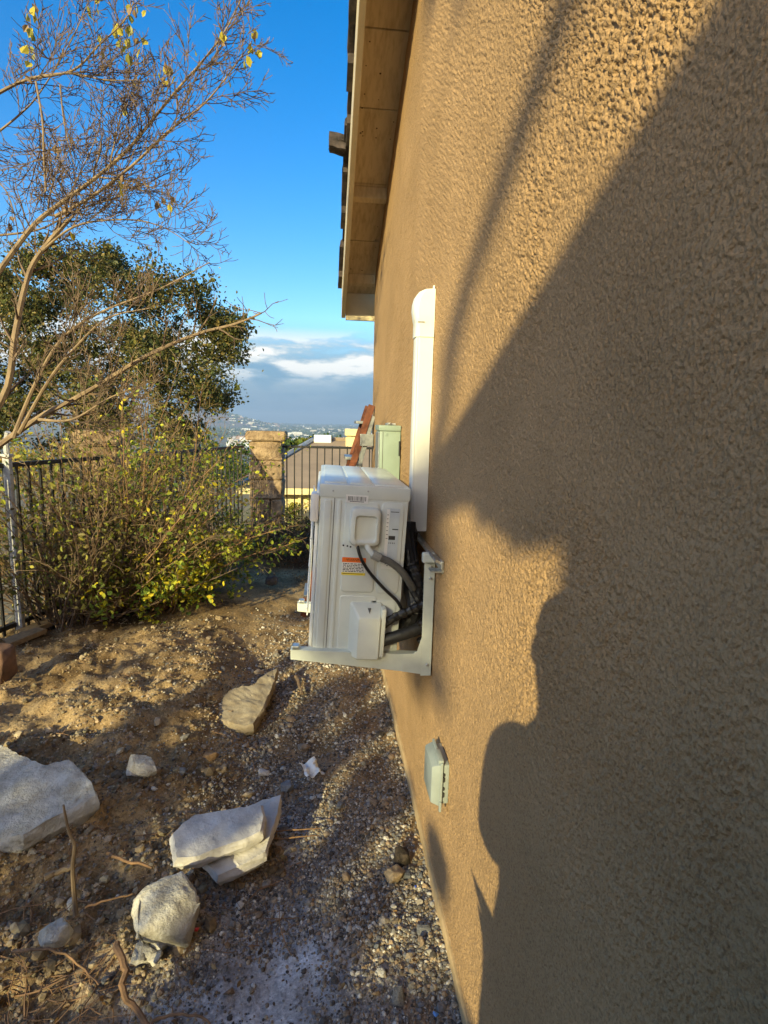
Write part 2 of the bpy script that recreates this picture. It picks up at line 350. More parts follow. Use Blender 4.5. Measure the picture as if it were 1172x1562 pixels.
v = bxv[None]*dim[:, None]; v[:, :, 2] -= 1; v += np.stack([cx_, cy_, terrain_z(cx_, cy_)], 1)[:, None]
f = (bxf[None]+np.arange(n_c)[:, None, None]*8).reshape(-1, 4)
pal = np.array([(.75, .73, .68), (.60, .56, .50), (.42, .38, .34), (.80, .80, .80), (.36, .25, .20)]); cc_ = pal[RNG.integers(0, 5, n_c)]
np_mesh('city_buildings', v.reshape(-1, 3), f, M_PEB, tint=np.repeat(cc_, 8, 0), kind='stuff')
n_t = 6500
ty_ = 2600*np.exp(RNG.random(n_t)*math.log(11000/2600)); tx_ = ty_*RNG.uniform(-.42, .16, n_t)
sz = RNG.uniform(4, 9, n_t)*(1+ty_/5000)
scatter('valley_trees', ICO, np.stack([tx_, ty_, terrain_z(tx_, ty_)+2], 1), np.stack([sz*1.6, sz, sz*.8], 1), np.array((.05, .075, .03))*RNG.uniform(.6, 1.5, (n_t, 1)), M_PEB)

# ---------------------------------------------------------------- house: stucco wall, rake eave, roof tiles
WX = .42; CORNER = 4.95; EAVE_END = 5.25
def soff_z(y): return 2.84+.435*(5.2-np.asarray(y, float))
house = thing('house', 'tan stucco house wall filling the right side under a sloping cream eave', 'house', (WX, CORNER, 0))
pxs = np.concatenate([np.arange(1640, 1236, -4), np.arange(1236, 572, -1.15)]); wy = WX/((np.array([on_x(p, 640, WX).y for p in pxs])))*0+np.array([on_x(p, 640, WX).y for p in pxs])
wy = wy[(wy > .34) & (wy < CORNER)]; wy = np.concatenate([np.sort(wy), [CORNER]])
tt = np.linspace(0, 1, 1080); top = np.minimum(soff_z(wy), 1.75+.80*wy)
WYY, T2 = np.meshgrid(wy, tt); WZZ = -.12+T2*(np.meshgrid(top, tt)[0]+.12)
warp = .35*fbm(WYY*22, WZZ*22, 2, 3)
nz = .8*vnoise(WYY*168+warp*3, WZZ*132+warp*2, 0)+.8*vnoise(WYY*335+warp, WZZ*280, 1)+.45*vnoise(WYY*470, WZZ*430, 3)+.25*fbm(WYY*16, WZZ*12, 2, 2)
rough = .55+.9*sstep(-.2, .25, fbm(WYY*2.1, WZZ*1.6, 3, 2))
gap_ = np.gradient(wy)[None, :]; fade = sstep(.0090, .0035, gap_)
H = fade*(.0043*sstep(-.42, .36, nz)+.0012*vnoise(WYY*480, WZZ*440, 2))*rough+.004*fbm(WYY*1.3, WZZ*1.1, 2, 1)+.0022*fade*fbm(WYY*7, WZZ*4, 3, 0)
st_ = RNG.normal(size=WYY.shape); st_ = st_+np.roll(st_, 1, 0)+.6*np.roll(st_, 2, 0)
H = H+(1-fade)*.00075*st_*sstep(.10, .02, gap_)
WV = np.stack([WX-H, WYY, WZZ], -1).reshape(-1, 3)
ii = np.arange(WYY.size).reshape(WYY.shape)
WF = np.stack([ii[:-1, :-1], ii[1:, :-1], ii[1:, 1:], ii[:-1, 1:]], -1).reshape(-1, 4)
np_mesh('stucco_wall', WV, WF, M_STUCCO, smooth=True, parent=house)
# rest of that wall (above, behind the camera) and the other sides of the house
w = MB(); y0 = float(wy[0])
for i in range(0, len(wy)-1, 4):
    a, b2 = float(wy[i]), float(wy[min(i+4, len(wy)-1)]); za, zb = float(min(soff_z(a), 1.75+.8*a)), float(min(soff_z(b2), 1.75+.8*b2))
    if soff_z(a)-za > .001: w.add([(WX, a, za), (WX, b2, zb), (WX, b2, soff_z(b2)), (WX, a, soff_z(a))], [(0, 1, 2, 3)])
w.add([(WX, -2.5, -.3), (WX, y0, -.3), (WX, y0, soff_z(y0)), (WX, -2.5, soff_z(-2.5))], [(0, 1, 2, 3)])
w.add([(WX, -2.5, -.3), (WX, -9, -.3), (WX, -9, soff_z(4)), (WX, -2.5, soff_z(-2.5))], [(0, 1, 2, 3)])
w.add([(WX, CORNER, -.9), (9, CORNER, -.9), (9, CORNER, 2.8), (WX, CORNER, 2.8)], [(0, 1, 2, 3)])
w.build('end_wall', M_STUCCO, house)
fo = MB(); fo.box((WX-.012, .3, -.1), (WX+.1, CORNER+.012, .052), .004); fo.build('foundation_strip', mat('foundation_paint', (.46, .33, .18), .9, .15, 8, .3, 60), house)
def slope_box(mb, x0, x1, ya, yb, lo, hi, bev=.003):
    p = [(x0, ya, soff_z(ya)+lo), (x0, yb, soff_z(yb)+lo), (x0, yb, soff_z(yb)+hi), (x0, ya, soff_z(ya)+hi)]
    mb.prism(p, (x1-x0, 0, 0), bev); return mb
slope_box(MB(), .145, .18, -2.5, EAVE_END, -.20, .045).build('rake_board', M_CREAM, house)
ysplit = [EAVE_END, 4.62, 4.12, 3.62, 3.22, 2.9, 2.45, 2.0, 1.2, .4, -.6, -2.5]
for a, b2 in zip(ysplit[:-1], ysplit[1:]):
    slope_box(MB(), .18, WX+.03, b2+.004, a-.004, .0, .02, .0015).build('soffit_panel', M_SOFFIT, house)
for yb in (5.02, 4.18, 3.02, 1.9, .9):
    slope_box(MB(), .182, WX-.004, yb-.045, yb, -.075, -.002, .003).build('outlooker', M_SOFFIT, house)
MB().box((.182, EAVE_END-.035, 2.60), (WX+1.5, EAVE_END-.002, 2.83), .003).build('eave_board', M_CREAM, house)
nh = MB().tube([(0, 0, .0005), (0, 0, -.0025)], .005, 6).mesh('nail_head', mat('rusty_nail', (.10, .055, .03), .8, .2, 60)); rq = random.Random(8)
for k in range(34):
    yy = rq.uniform(2.5, 5.1); inst('nail_head', nh, house, Vector((rq.choice((.215, .30, .395))+rq.uniform(-.01, .01), yy, float(soff_z(yy))))-house.location, (0, 0, 0), rq.uniform(.6, 1.3))
slope_box(MB(), .15, 4.5, -2.5, EAVE_END, .05, .075, .002).build('roof_deck', M_TILE, house)
rt = random.Random(3)
yt = EAVE_END-.02
while yt > .5:
    ln = .40; x0 = .118+rt.uniform(-.014, .012); mb = MB()
    k = rt.uniform(.0, .02)
    prof = []
    for i in range(9):                                   # a half-round barrel tile along the rake
        a = math.pi*i/8; prof.append((x0+.085-.085*math.cos(a), .03+.055*math.sin(a)))
    vs = []
    for yy, dz in ((yt, -.035), (yt-.15, -.035), (yt-.16, .004), (yt-ln, .024)):
        for (px_, pz_) in prof: vs.append((px_+rt.uniform(-.005, .005), yy+rt.uniform(-.008, .008), float(soff_z(yy))+.062+pz_+dz+k+rt.uniform(-.005, .005)))
        vs.append((x0+.17, yy, float(soff_z(yy))+.075+dz)); vs.append((x0, yy, float(soff_z(yy))+.075+dz))
    m11 = 11; fs = [(j*m11+i, j*m11+(i+1) % m11, (j+1)*m11+(i+1) % m11, (j+1)*m11+i) for j in range(3) for i in range(m11)]+[tuple(range(m11)), tuple(range(3*m11, 4*m11))[::-1]]
    mb.add(vs, fs).build('roof_tile', M_TILE, house); yt -= ln-.07
bm = bmesh.new(); bmesh.ops.create_cube(bm, size=1); bmesh.ops.subdivide_edges(bm, edges=bm.edges, cuts=4, use_grid_fill=True)
for v in bm.verts:
    q = v.co.copy(); k_ = .012*float(fbm(q.x*5+3, q.y*5+q.z*4, 3, 1)); v.co = Vector((.07+q.x*.105+k_, 3.99+q.y*.11+k_, 3.485+q.z*.085-.16*(q.x*.105)**1+k_*1.3+.012*math.cos(q.y*3)))
bm.verts.index_update(); MB().bm(bm).build('loose_tile', M_TILE, house)

# ---------------------------------------------------------------- air conditioner on its wall bracket
AC_Y, ACD, ACW, ACH = 2.02, .327, .86, .672
ac = thing('air_conditioner', 'beige outdoor air conditioner unit hanging on the stucco wall, cables on its near side', 'air conditioner', (-.042, AC_Y, .806))
ac.rotation_euler = (0, R(2.7), 0)
def face(u, v): return (u*ACD, (1-v)*ACH)                # near face: u from the front edge, v from the top
def rrect(x0, x1, z0, z1, r, y, n=5):
    p = []
    for cx, cz, a0 in ((x1-r, z1-r, 0), (x0+r, z1-r, 90), (x0+r, z0+r, 180), (x1-r, z0+r, 270)):
        for i in range(n+1):
            a = R(a0+90*i/n); p.append((cx+r*math.cos(a), y, cz+r*math.sin(a)))
    return p
def loft(loops):
    mb = MB(); k = len(loops[0]); vs = [p for q in loops for p in q]
    fs = [(i*k+j, i*k+(j+1) % k, (i+1)*k+(j+1) % k, (i+1)*k+j) for i in range(len(loops)-1) for j in range(k)]
    fs.append(tuple(range((len(loops)-1)*k, len(loops)*k))); return mb.add(vs, fs)
def panel(u0, u1, v0, v1, h, r=.012, base=0., m=M_AC, name='embossed_panel', parent=None, smooth=True, soft=.004):
    x0, z1 = face(u0, v0); x1, z0 = face(u1, v1)
    o = loft([rrect(x0, x1, z0, z1, r, -base+.001), rrect(x0, x1, z0, z1, r, -base-h*.35), rrect(x0+soft*.4, x1-soft*.4, z0+soft*.4, z1-soft*.4, r*.95, -base-h*.8), rrect(x0+soft, x1-soft, z0+soft, z1-soft, max(r-soft, .001), -base-h)])
    return o.build(name, m, parent or ac, local=True, smooth=smooth)
cab = MB().box((0, 0, 0), (ACD, ACW, ACH-.006), .010).build('cabinet', M_AC, ac, local=True, smooth=True)
MB().box((-.004, -.004, ACH-.05), (ACD+.004, ACW+.004, ACH), .007).build('top_panel', M_AC, ac, local=True, smooth=True)
for a, b2 in ((.012, .095), (.105, .19), (.20, .305)):
    lid = MB().box((a, .03, ACH-.004), (b2, ACW-.03, ACH+.005), .004).build('top_rib', M_AC, ac, local=True, smooth=True)
# front: white fan grille frame seen edge-on
fr = MB().box((-.014, .03, .02), (-.001, ACW-.03, ACH-.03), .006).build('front_panel', M_ACW, ac, local=True, smooth=True)
gr = MB()
for k in range(11):
    q = []
    for i in range(25):
        a = 2*math.pi*i/24; q.append((-.026, .36+(.05+.022*k)*math.cos(a), .34+(.05+.022*k)*math.sin(a)))
    gr.tube(q, .0025, 4, cap=False)
for i in range(8):
    a = math.pi*i/8; gr.tube([(-.028, .36-.28*math.cos(a), .34-.28*math.sin(a)), (-.028, .36+.28*math.cos(a), .34+.28*math.sin(a))], .003, 4)
gr.build('fan_grille', M_ACW, ac, local=True)
MB().box((-.034, .0, ACH-.145), (-.002, .075, ACH-.038), .011).build('grip_handle', M_ACW, ac, local=True, smooth=True)
# pressed relief of the near side
panel(.045, .135, .085, .955, .0035, .010)
panel(.20, .245, .085, .965, .003, .006)
panel(.285, .72, .62, .945, .003, .014)
panel(.285, .665, .085, .60, .0045, .016)
panel(.695, .955, .085, .60, .004, .016)
panel(.64, .945, .64, .955, .003, .012)
MB().box((.006, -.0016, ACH*.033), (ACD*.975, .002, ACH*.037), .0006).build('pressed_line', M_GREYT, ac, local=True)
MB().box((.158*ACD, -.0012, ACH*.03), (.166*ACD, .002, ACH*.925), .0004).build('panel_seam', M_GREYT, ac, local=True)
MB().box((.695*ACD, -.0045, 0.004), (.70*ACD, .002, ACH*.045), .0004).build('panel_seam', M_GREYT, ac, local=True)
def screw(u, v, d=.0035, base=.001):
    x, z = face(u, v); mb = MB(); mb.tube([(x, 0, z), (x, -base-.002, z), (x, -base-.0035, z)], [d, d, d*.6], 8); return mb
sm = screw(.53, .028, base=.004).mesh('screw', M_ZINC)
for u, v in ((0, 0), (.345-.53, .94), (.14-.53, -.004+.012), (.92-.53, .93), (.12-.53, .93)): inst('screw', sm, ac, (u*ACD, 0, -v*ACH))
hm = MB().tube([(0, .0005, 0), (0, -.0052, 0)], .0035, 8).mesh('knockout', M_DARK)
for u, v in ((.29, .335), (.335, .337), (.372, .341)): inst('knockout', hm, ac, (face(u, v)[0], 0, face(u, v)[1]))
hm2 = MB().box((-.004, -.0008, -.0012), (.004, .001, .0012), .0002).mesh('vent_slot', M_DARK)
for u in (.44, .47, .54, .57, .61, .635, .80, .83): inst('vent_slot', hm2, ac, (face(u, .972)[0], 0, face(u, .972)[1]))
# wiring cover with its hand recess
x0, z1 = face(.345, .115); x1, z0 = face(.69, .325)
loft([rrect(x0, x1, z0, z1, .02, -.003), rrect(x0, x1, z0, z1, .02, -.022), rrect(x0+.004, x1-.004, z0+.003, z1-.004, .019, -.030), rrect(x0+.012, x1-.012, z0+.010, z1-.012, .016, -.034),
      rrect(x0+.019, x1-.013, z0+.014, z1-.028, .014, -.034), rrect(x0+.024, x1-.016, z0+.020, z1-.034, .012, -.024), rrect(x0+.040, x1-.022, z0+.026, z1-.046, .010, -.021)]).build('wiring_cover', M_ACG, ac, local=True, smooth=True)
# refrigerant valve cover: a sloping hood with a flange on the wall side
x0, z1 = face(.43, .66); x1, z0 = face(.775, .965)
hv = loft([rrect(x0-.006, x1+.004, z0-.004, z1+.004, .010, -.002), rrect(x0-.004, x1+.002, z0-.002, z1+.002, .010, -.012), rrect(x0+.022, x1-.004, z0+.004, z1-.036, .010, -.060), rrect(x0+.026, x1-.008, z0+.008, z1-.042, .008, -.064)]).build('valve_cover', M_ACG, ac, local=True, smooth=True)
MB().box((x1-.004, -.058, z0+.012), (x1+.014, -.004, z1-.004), .006).build('cover_flange', M_ACG, hv, local=True, smooth=True)
MB().prism([((x0+x1)/2+.002, -.030, z1-.010), ((x0+x1)/2+.014, -.030, z1-.010), ((x0+x1)/2+.008, -.046, z1-.026)], (0, -.004, 0)).build('arrow_mark', M_GREYT, hv, local=True)
# stickers
def sticker(name, u0, u1, v0, v1, col, base, var=.03):
    x0, z1 = face(u0, v0); x1, z0 = face(u1, v1)
    return MB().box((x0, -base-.0008, z0), (x1, -base, z1)).build(name, mat(name, col, .45, var, 40), ac, local=True)
M_INK = mat('ink', (.03, .03, .03), .6)
M_WHT = mat('sticker_white', (.74, .74, .72), .45, .02)
def ink(parent, rects, base, m=M_INK, name='printed_text'):
    mb = MB()
    for u0, u1, v0, v1 in rects:
        x0, z1 = face(u0, v0); x1, z0 = face(u1, v1); mb.add([(x0, -base, z0), (x1, -base, z0), (x1, -base, z1), (x0, -base, z1)], [(0, 1, 2, 3)])
    return mb.build(name, m, parent, local=True)
rk = random.Random(5)
bs = sticker('barcode_label', .285, .535, .052, .096, (.74, .74, .72), .0060)
bars = []; u = .31
while u < .51:
    wdt = rk.choice((.003, .005, .008)); bars.append((u, u+wdt, .060, .084)); u += wdt+rk.choice((.004, .006, .009))
ink(bs, bars+[(.33, .49, .0865, .090)], .0070, name='barcode')
wl = sticker('warning_label', .285, .555, .400, .500, (.74, .74, .70), .0060)
ink(wl, [(.285, .555, .400, .428)], .00695, mat('label_orange', (.85, .17, .015), .45, .03), 'orange_band')
ink(wl, [(.285, .555, .486, .500)], .00695, mat('label_yellow', (.80, .62, .03), .45, .03), 'yellow_band')
rows = []
for k in range(6):
    v = .434+.0086*k; u = .298
    while u < .535:
        wd_ = rk.uniform(.01, .035); rows.append((u, min(u+wd_, .54), v, v+.0045)); u += wd_+rk.uniform(.005, .012)
rows += [(.30, .53, .4905, .4935)]
ink(wl, rows, .0071)
def text(s, size, loc, m, parent, name='lettering'):
    cu = bpy.data.curves.new('lettering', 'FONT'); cu.body = s; cu.size = size; cu.align_x = 'CENTER'; cu.align_y = 'CENTER'
    o = bpy.data.objects.new('lettering_curve', cu); COL.objects.link(o)
    dg = bpy.context.evaluated_depsgraph_get(); me = bpy.data.meshes.new_from_object(o.evaluated_get(dg)); bpy.data.objects.remove(o)
    me.materials.clear(); me.materials.append(m)
    t = bpy.data.objects.new(name, me); COL.objects.link(t); t.parent = parent; t.location = loc; t.rotation_euler = (R(90), 0, 0); return t
xz = face(.43, .414); text('WARNING', .013, (xz[0], -.0072, xz[1]), M_INK, wl)
el = sticker('rating_label', .755, .905, .115, .40, (.50, .56, .60), .0056)
ink(el, [(.755, .79, .12, .395)], .0066, M_WHT, 'white_strip')
rr_ = [(.80, .895, .132, .136), (.83, .90, .228, .234), (.795, .87, .268, .290)]
for k in range(7): rr_.append((.762, .762+rk.uniform(.015, .024), .15+.022*k, .153+.022*k))
for k in range(4): rr_.append((.80+.02*k, .808+.02*k, .305, .312))
ink(el, rr_, .0067)
e2 = sticker('energy_label', .735, .89, .405, .455, (.66, .68, .68), .0056)
ink(e2, [(.75+.022*k, .765+.022*k, .415+.010*(k % 3), .420+.010*(k % 3)) for k in range(6)], .0066)
for y in (.12, .62):
    for x in (.03, .27): MB().box((x, y-.03, -.022), (x+.04, y+.03, 0), .004).build('foot', M_GREYT, ac, local=True)

# bracket: wall rail, two uprights, two arms
br = thing('wall_bracket', 'cream steel bracket holding the air conditioner against the wall', 'bracket', (WX, 1.97, .76))
def arm(y):
    # a U channel, deeper at the wall, lying under the unit
    zo = .848
    poly = [(-.118, y, .820), (.385, y, .752), (.385, y, .826), (-.118, y, .857)]
    MB().prism(poly, (0, .003, 0), .0006).build('arm', M_BRK, br)
    MB().prism([(-.118, y+.003, .857), (.385, y+.003, .826), (.385, y+.003, .823), (-.118, y+.003, .854)], (0, .037, 0), .0005).build('arm_flange', M_BRK, br)
    MB().box((.374, y-.004, .745), (.414, y+.0, 1.205), .001).build('upright', M_BRK, br)
    MB().box((.411, y+.0005, .745), (.4145, y+.045, 1.205), .001).build('upright_flange', M_BRK, br)
    MB().prism([(.300, y-.0045, .765), (.374, y-.0045, .752), (.374, y-.0045, .90), (.358, y-.0045, .845), (.345, y-.0045, .835), (.300, y-.0045, .835)], (0, .003, 0), .0005).build('gusset', M_BRK, br)
    bolt = MB().tube([(.398, y-.004, .79), (.398, y-.010, .79), (.398, y-.012, .79)], [.006, .006, .004], 6).mesh('bolt', M_ZINC)
    for z in (0, .34, .385): inst('bolt', bolt, br, (-br.location.x, -br.location.y, -br.location.z+z))
    MB().box((-.112, y-.002, .858), (-.085, y+.034, .872), .004).build('end_cap', M_ZINC, br)
arm(1.985); arm(2.52)
rail = [(.418, 1.845, 1.19), (.418, 1.845, 1.222), (.388, 1.845, 1.236), (.383, 1.845, 1.229), (.410, 1.845, 1.215), (.411, 1.845, 1.19)]
MB().prism(rail, (0, .82, 0), .0006).build('wall_rail', M_ZINC, br)
MB().prism([(.418, 1.86, 1.178), (.418, 1.86, 1.19), (.375, 1.86, 1.19), (.375, 1.86, 1.186), (.413, 1.86, 1.184)], (0, .05, 0), .0004).build('rail_clip', M_ZINC, br)
MB().box((.362, 1.955, 1.195), (.408, 1.985, 1.232), .006).build('hook', M_BRK, br)
MB().box((.405, 1.84, 1.20), (.4165, 1.875, 1.23), .004).build('anchor_bolt', M_ZINC, br)

# line-set cover on the wall above the pipes
lc = thing('pipe_cover', 'tall white plastic pipe cover with rounded cap running up the lit wall', 'pipe cover', (.385, 2.24, 1.26))
def dprof(x, y0, y1, z, r):                                # rounded channel profile seen from above
    p = [(WX-.002, y0, z), (x+r, y0, z)]
    for i in range(5): a = R(90*i/4); p.append((x+r-r*math.sin(a), y0+r-r*math.cos(a), z))
    for i in range(5): a = R(90*i/4); p.append((x+r-r*math.cos(a), y1-r+r*math.sin(a), z))
    return p+[(WX-.002, y1, z)]
def dloft(prs):
    loops = [dprof(*p) for p in prs]; mb = loft(loops); k = len(loops[0]); mb.f.append(tuple(range(k))); return mb
dloft([(.350, 2.205, 2.28, 1.265, .014), (.350, 2.205, 2.28, 2.05, .014)]).build('channel', M_LINE, lc, smooth=True)
MB().box((.354, 2.2035, 1.27), (.3575, 2.206, 2.04), .0005).build('cover_lip', M_LINE, lc)
dloft([(.346, 2.201, 2.284, 2.03, .016), (.346, 2.201, 2.284, 2.085, .016), (.344, 2.20, 2.285, 2.09, .016), (.337, 2.20, 2.285, 2.13, .018), (.338, 2.20, 2.285, 2.155, .02), (.345, 2.20, 2.285, 2.18, .02), (.358, 2.20, 2.285, 2.197, .02), (.378, 2.202, 2.283, 2.207, .015), (.40, 2.204, 2.281, 2.209, .008)]).build('end_cap', M_LINE, lc, smooth=True)
MB().box((.352, 2.1975, 2.083), (.380, 2.2005, 2.087), .0005).build('clip_mark', M_ZINC, lc)
MB().box((WX-.010, 2.205, 2.205), (WX-.004, 2.222, 2.222), .003).build('sealant', M_LINE, lc)

# cables and pipes
cb = thing('power_cable', 'thin black cable looping down across the near side of the air conditioner', 'cable', (.15, 1.98, 1.25))
def acp(u, v, y): 
    x, z = face(u, v); return ac.matrix_basis @ Vector((x, y, z))
bpy.context.view_layer.update()
def smooth_path(pts, n=8):
    pts = [Vector(p) for p in pts]; P = [pts[0]]+pts+[pts[-1]]; o = []
    for i in range(1, len(P)-2):
        for k in range(n):
            t = k/n; a, b2, c, d = P[i-1:i+3]
            o.append(.5*((2*b2)+(c-a)*t+(2*a-5*b2+4*c-d)*t*t+(3*b2-a-3*c+d)*t**3))
    o.append(pts[-1]); return o
path = smooth_path([acp(.44, .315, -.018), acp(.455, .345, -.03), acp(.50, .40, -.034), acp(.60, .47, -.036), acp(.78, .56, -.034), acp(.93, .625, -.028), acp(1.0, .68, -.01), acp(1.03, .74, .05)])
MB().tube(path, .0062, 8).build('cable', M_BLACK, cb, smooth=True)
MB().tube([acp(.425, .318, -.014), acp(.445, .322, -.03)], .011, 8).build('cable_clamp', M_ZINC, cb, smooth=True)
cd = thing('flexible_conduit', 'thick grey flexible conduit curving from the wiring cover towards the wall', 'conduit', (.2, 1.98, 1.25))
path = smooth_path([acp(.555, .305, -.016), acp(.565, .335, -.028), acp(.60, .358, -.036), acp(.64, .375, -.038)])
MB().tube(path, .0105, 10).build('elbow', M_ACG, cd, smooth=True)
MB().tube([acp(.615, .366, -.038), acp(.705, .385, -.038)], .0175, 10).build('coupling_nut', mat('conduit_nut', (.28, .28, .25), .5), cd, smooth=True)
path = smooth_path([acp(.69, .382, -.038), acp(.82, .405, -.038), acp(.96, .455, -.034), acp(1.08, .53, -.02), acp(1.13, .565, .0), acp(1.15, .55, .07)])
mb = MB(); path = [p for p in path]; mb.tube(path, [.0135+.0004*math.sin(i*2.2) for i in range(len(path))], 10).build('flexible_tube', M_GREYT, cd, smooth=True)
PIPES = 1
pb = thing('insulated_pipes', 'bundle of black wrapped insulated pipes between valve cover and wall', 'pipes', (.34, 1.97, 1.0))
def lumpy(pts, r, seed, n=10, amp=.18):
    q = random.Random(seed); pth = smooth_path(pts, 7); return pth, [r*(1+amp*(.5*math.sin(i*1.7+seed)+q.uniform(-.5, .5))) for i in range(len(pth))]
p, r_ = lumpy([acp(.80, .77, -.03), acp(.93, .72, -.034), acp(1.08, .685, -.03), acp(1.22, .655, -.02), acp(1.335, .625, .0), acp(1.37, .63, .05)], .0165, 1)
MB().tube(p, r_, 10).build('wrapped_pipe', M_BLACK, pb)
p, r_ = lumpy([acp(.80, .865, -.03), acp(.98, .83, -.034), acp(1.15, .805, -.025), acp(1.25, .785, -.01), acp(1.26, .76, .04), acp(1.20, .66, .10), acp(1.15, .5, .15)], .0225, 2, amp=.05)
MB().tube(p, r_, 12).build('insulated_pipe', M_BLK2, pb, smooth=True)
p, r_ = lumpy([acp(1.20, .76, -.03), acp(1.29, .76, -.02), acp(1.30, .83, -.02), acp(1.27, .87, -.02), acp(1.24, .85, -.022)], .012, 3)
MB().tube(p, r_, 8).build('strap', M_BLACK, pb)
p, r_ = lumpy([acp(1.19, .72, .0), acp(1.14, .58, .05), acp(1.12, .46, .12), acp(1.13, .36, .17), acp(1.14, .25, .21)], .032, 4, amp=.1)
MB().tube(p, r_, 10).build('riser_bundle', M_BLACK, pb)
p, r_ = lumpy([acp(1.05, .36, .05), acp(1.07, .44, .03), acp(1.05, .5, .04)], .010, 6)
MB().tube(p, r_, 8).build('cable_tail', M_BLACK, pb)
p, r_ = lumpy([acp(1.10, .43, .02), acp(1.16, .50, .0), acp(1.20, .58, .0), acp(1.18, .68, .0)], .019, 8)
MB().tube(p, r_, 8).build('wrapped_pipe', M_BLACK, pb)

for k, (off, r0) in enumerate(((.0, .030), (.05, .022), (-.05, .020))):
    p, r_ = lumpy([acp(1.06+off, .30, .16), acp(1.10+off, .42, .10), acp(1.16+off*.5, .52, .05), acp(1.19, .63, .02), acp(1.16+off, .74, .02), acp(1.10+off, .83, .06)], r0, 20+k, amp=.12)
    MB().tube(p, r_, 9).build('wrapped_pipe', M_BLACK if k else M_BLK2, pb)
p, r_ = lumpy([acp(1.06, .52, .01), acp(1.16, .60, -.01), acp(1.26, .66, -.02), acp(1.34, .60, .0)], .014, 31)
MB().tube(p, r_, 8).build('wrapped_pipe', M_BLACK, pb)

# green electrical box, outlet box
eb = thing('electrical_panel', 'pale green metal electrical panel mounted on the wall behind the air conditioner', 'electrical box', (WX, 3.15, 1.05))
MB().box((.303, 3.06, 1.05), (WX-.003, 3.27, 1.672), .004).build('enclosure', M_GREEN, eb, smooth=True)
MB().box((.296, 3.05, 1.655), (WX-.003, 3.28, 1.685), .004).build('rain_lid', M_GREEN, eb, smooth=True)
MB().box((.297, 3.075, 1.06), (.3025, 3.255, 1.645), .002).build('door', M_ALU, eb)
MB().box((.318, 3.0575, 1.06), (.3205, 3.06, 1.65), .0004).build('edge_line', M_GREYT, eb)
MB().box((.332, 3.0565, 1.627), (.346, 3.0595, 1.645), .001).build('hasp', M_GREEN, eb)
MB().box((.345, 3.10, 1.685), (.395, 3.20, 1.697), .004).build('hub', M_ZINC, eb)
MB().tube([(.355, 3.09, 1.69), (.355, 3.09, 1.70)], .012, 8).build('screw_head', M_ZINC, eb)
MB().box((WX-.012, 3.052, 1.52), (WX-.004, 3.06, 1.60), .001).build('side_vent', M_DARK, eb)
ob = thing('outlet_box', 'small weatherproof grey outlet cover low on the stucco wall', 'outlet box', (WX, 1.7, .45))
MB().box((.393, 1.635, .458), (WX-.002, 1.765, .598), .005).build('back_box', M_BOX, ob, smooth=True)
def lidtaper(bm):
    for v in bm.verts:
        if v.co.x < .36: v.co.z = .528+(v.co.z-.528)*.86; v.co.y = 1.70+(v.co.y-1.70)*.88
lid = MB().box((.358, 1.628, .452), (.389, 1.772, .604), .007, taper=lidtaper).build('hinged_lid', M_BOX, ob, smooth=True)
MB().box((.386, 1.625, .448), (.3945, 1.775, .609), .002).build('gasket_rim', M_BOX, ob)
for k, z in enumerate((.485, .51, .54, .56)): MB().box((.3955, 1.6285, z), (.4015, 1.6355, z+(.010 if k % 2 else .016)), .001).build('hinge_knuckle', M_DARK, ob)
MB().box((.378, 1.63, .604), (.398, 1.70, .618), .006).build('hinge_cap', M_BOX, ob, smooth=True)
MB().box((.3845, 1.618, .440), (.3925, 1.63, .475), .003).build('latch', M_BOX, ob, smooth=True)

# folded stepladder leaning at the house corner
sl_ = thing('stepladder', 'orange fibreglass stepladder leaning against the house corner behind the air conditioner', 'ladder', (.1, 4.85, 0))
def rail_(y, x0, z0, x1, z1, m, name, wid=.028, dep=.055):
    d = Vector((x1-x0, 0, z1-z0)).normalized(); nrm = Vector((-d.z, 0, d.x))
    a = Vector((x0, y, z0)); b2 = Vector((x1, y, z1))
    MB().prism([a-nrm*dep/2, a+nrm*dep/2, b2+nrm*dep/2, b2-nrm*dep/2], (0, wid, 0), .003).build(name, m, sl_)
rail_(4.72, -.17, .0, .395, 1.84, M_ORANGE, 'rail'); rail_(5.12, -.17, .0, .395, 1.84, M_ORANGE, 'rail')
rail_(4.73, -.05, .0, .41, 1.75, M_ALU, 'rear_rail', .02, .035); rail_(5.11, -.05, .0, .41, 1.75, M_ALU, 'rear_rail', .02, .035)
for k in range(6):
    t = .09+.155*k; x = -.17+.565*t; z = 1.96*t
    MB().box((x-.05, 4.75, z-.012), (x+.05, 5.12, z+.012), .004).build('step', M_ALU, sl_)
MB().box((.30, 4.70, 1.50), (.412, 4.72, 1.60), .004).build('spreader_bracket', M_ALU, sl_)

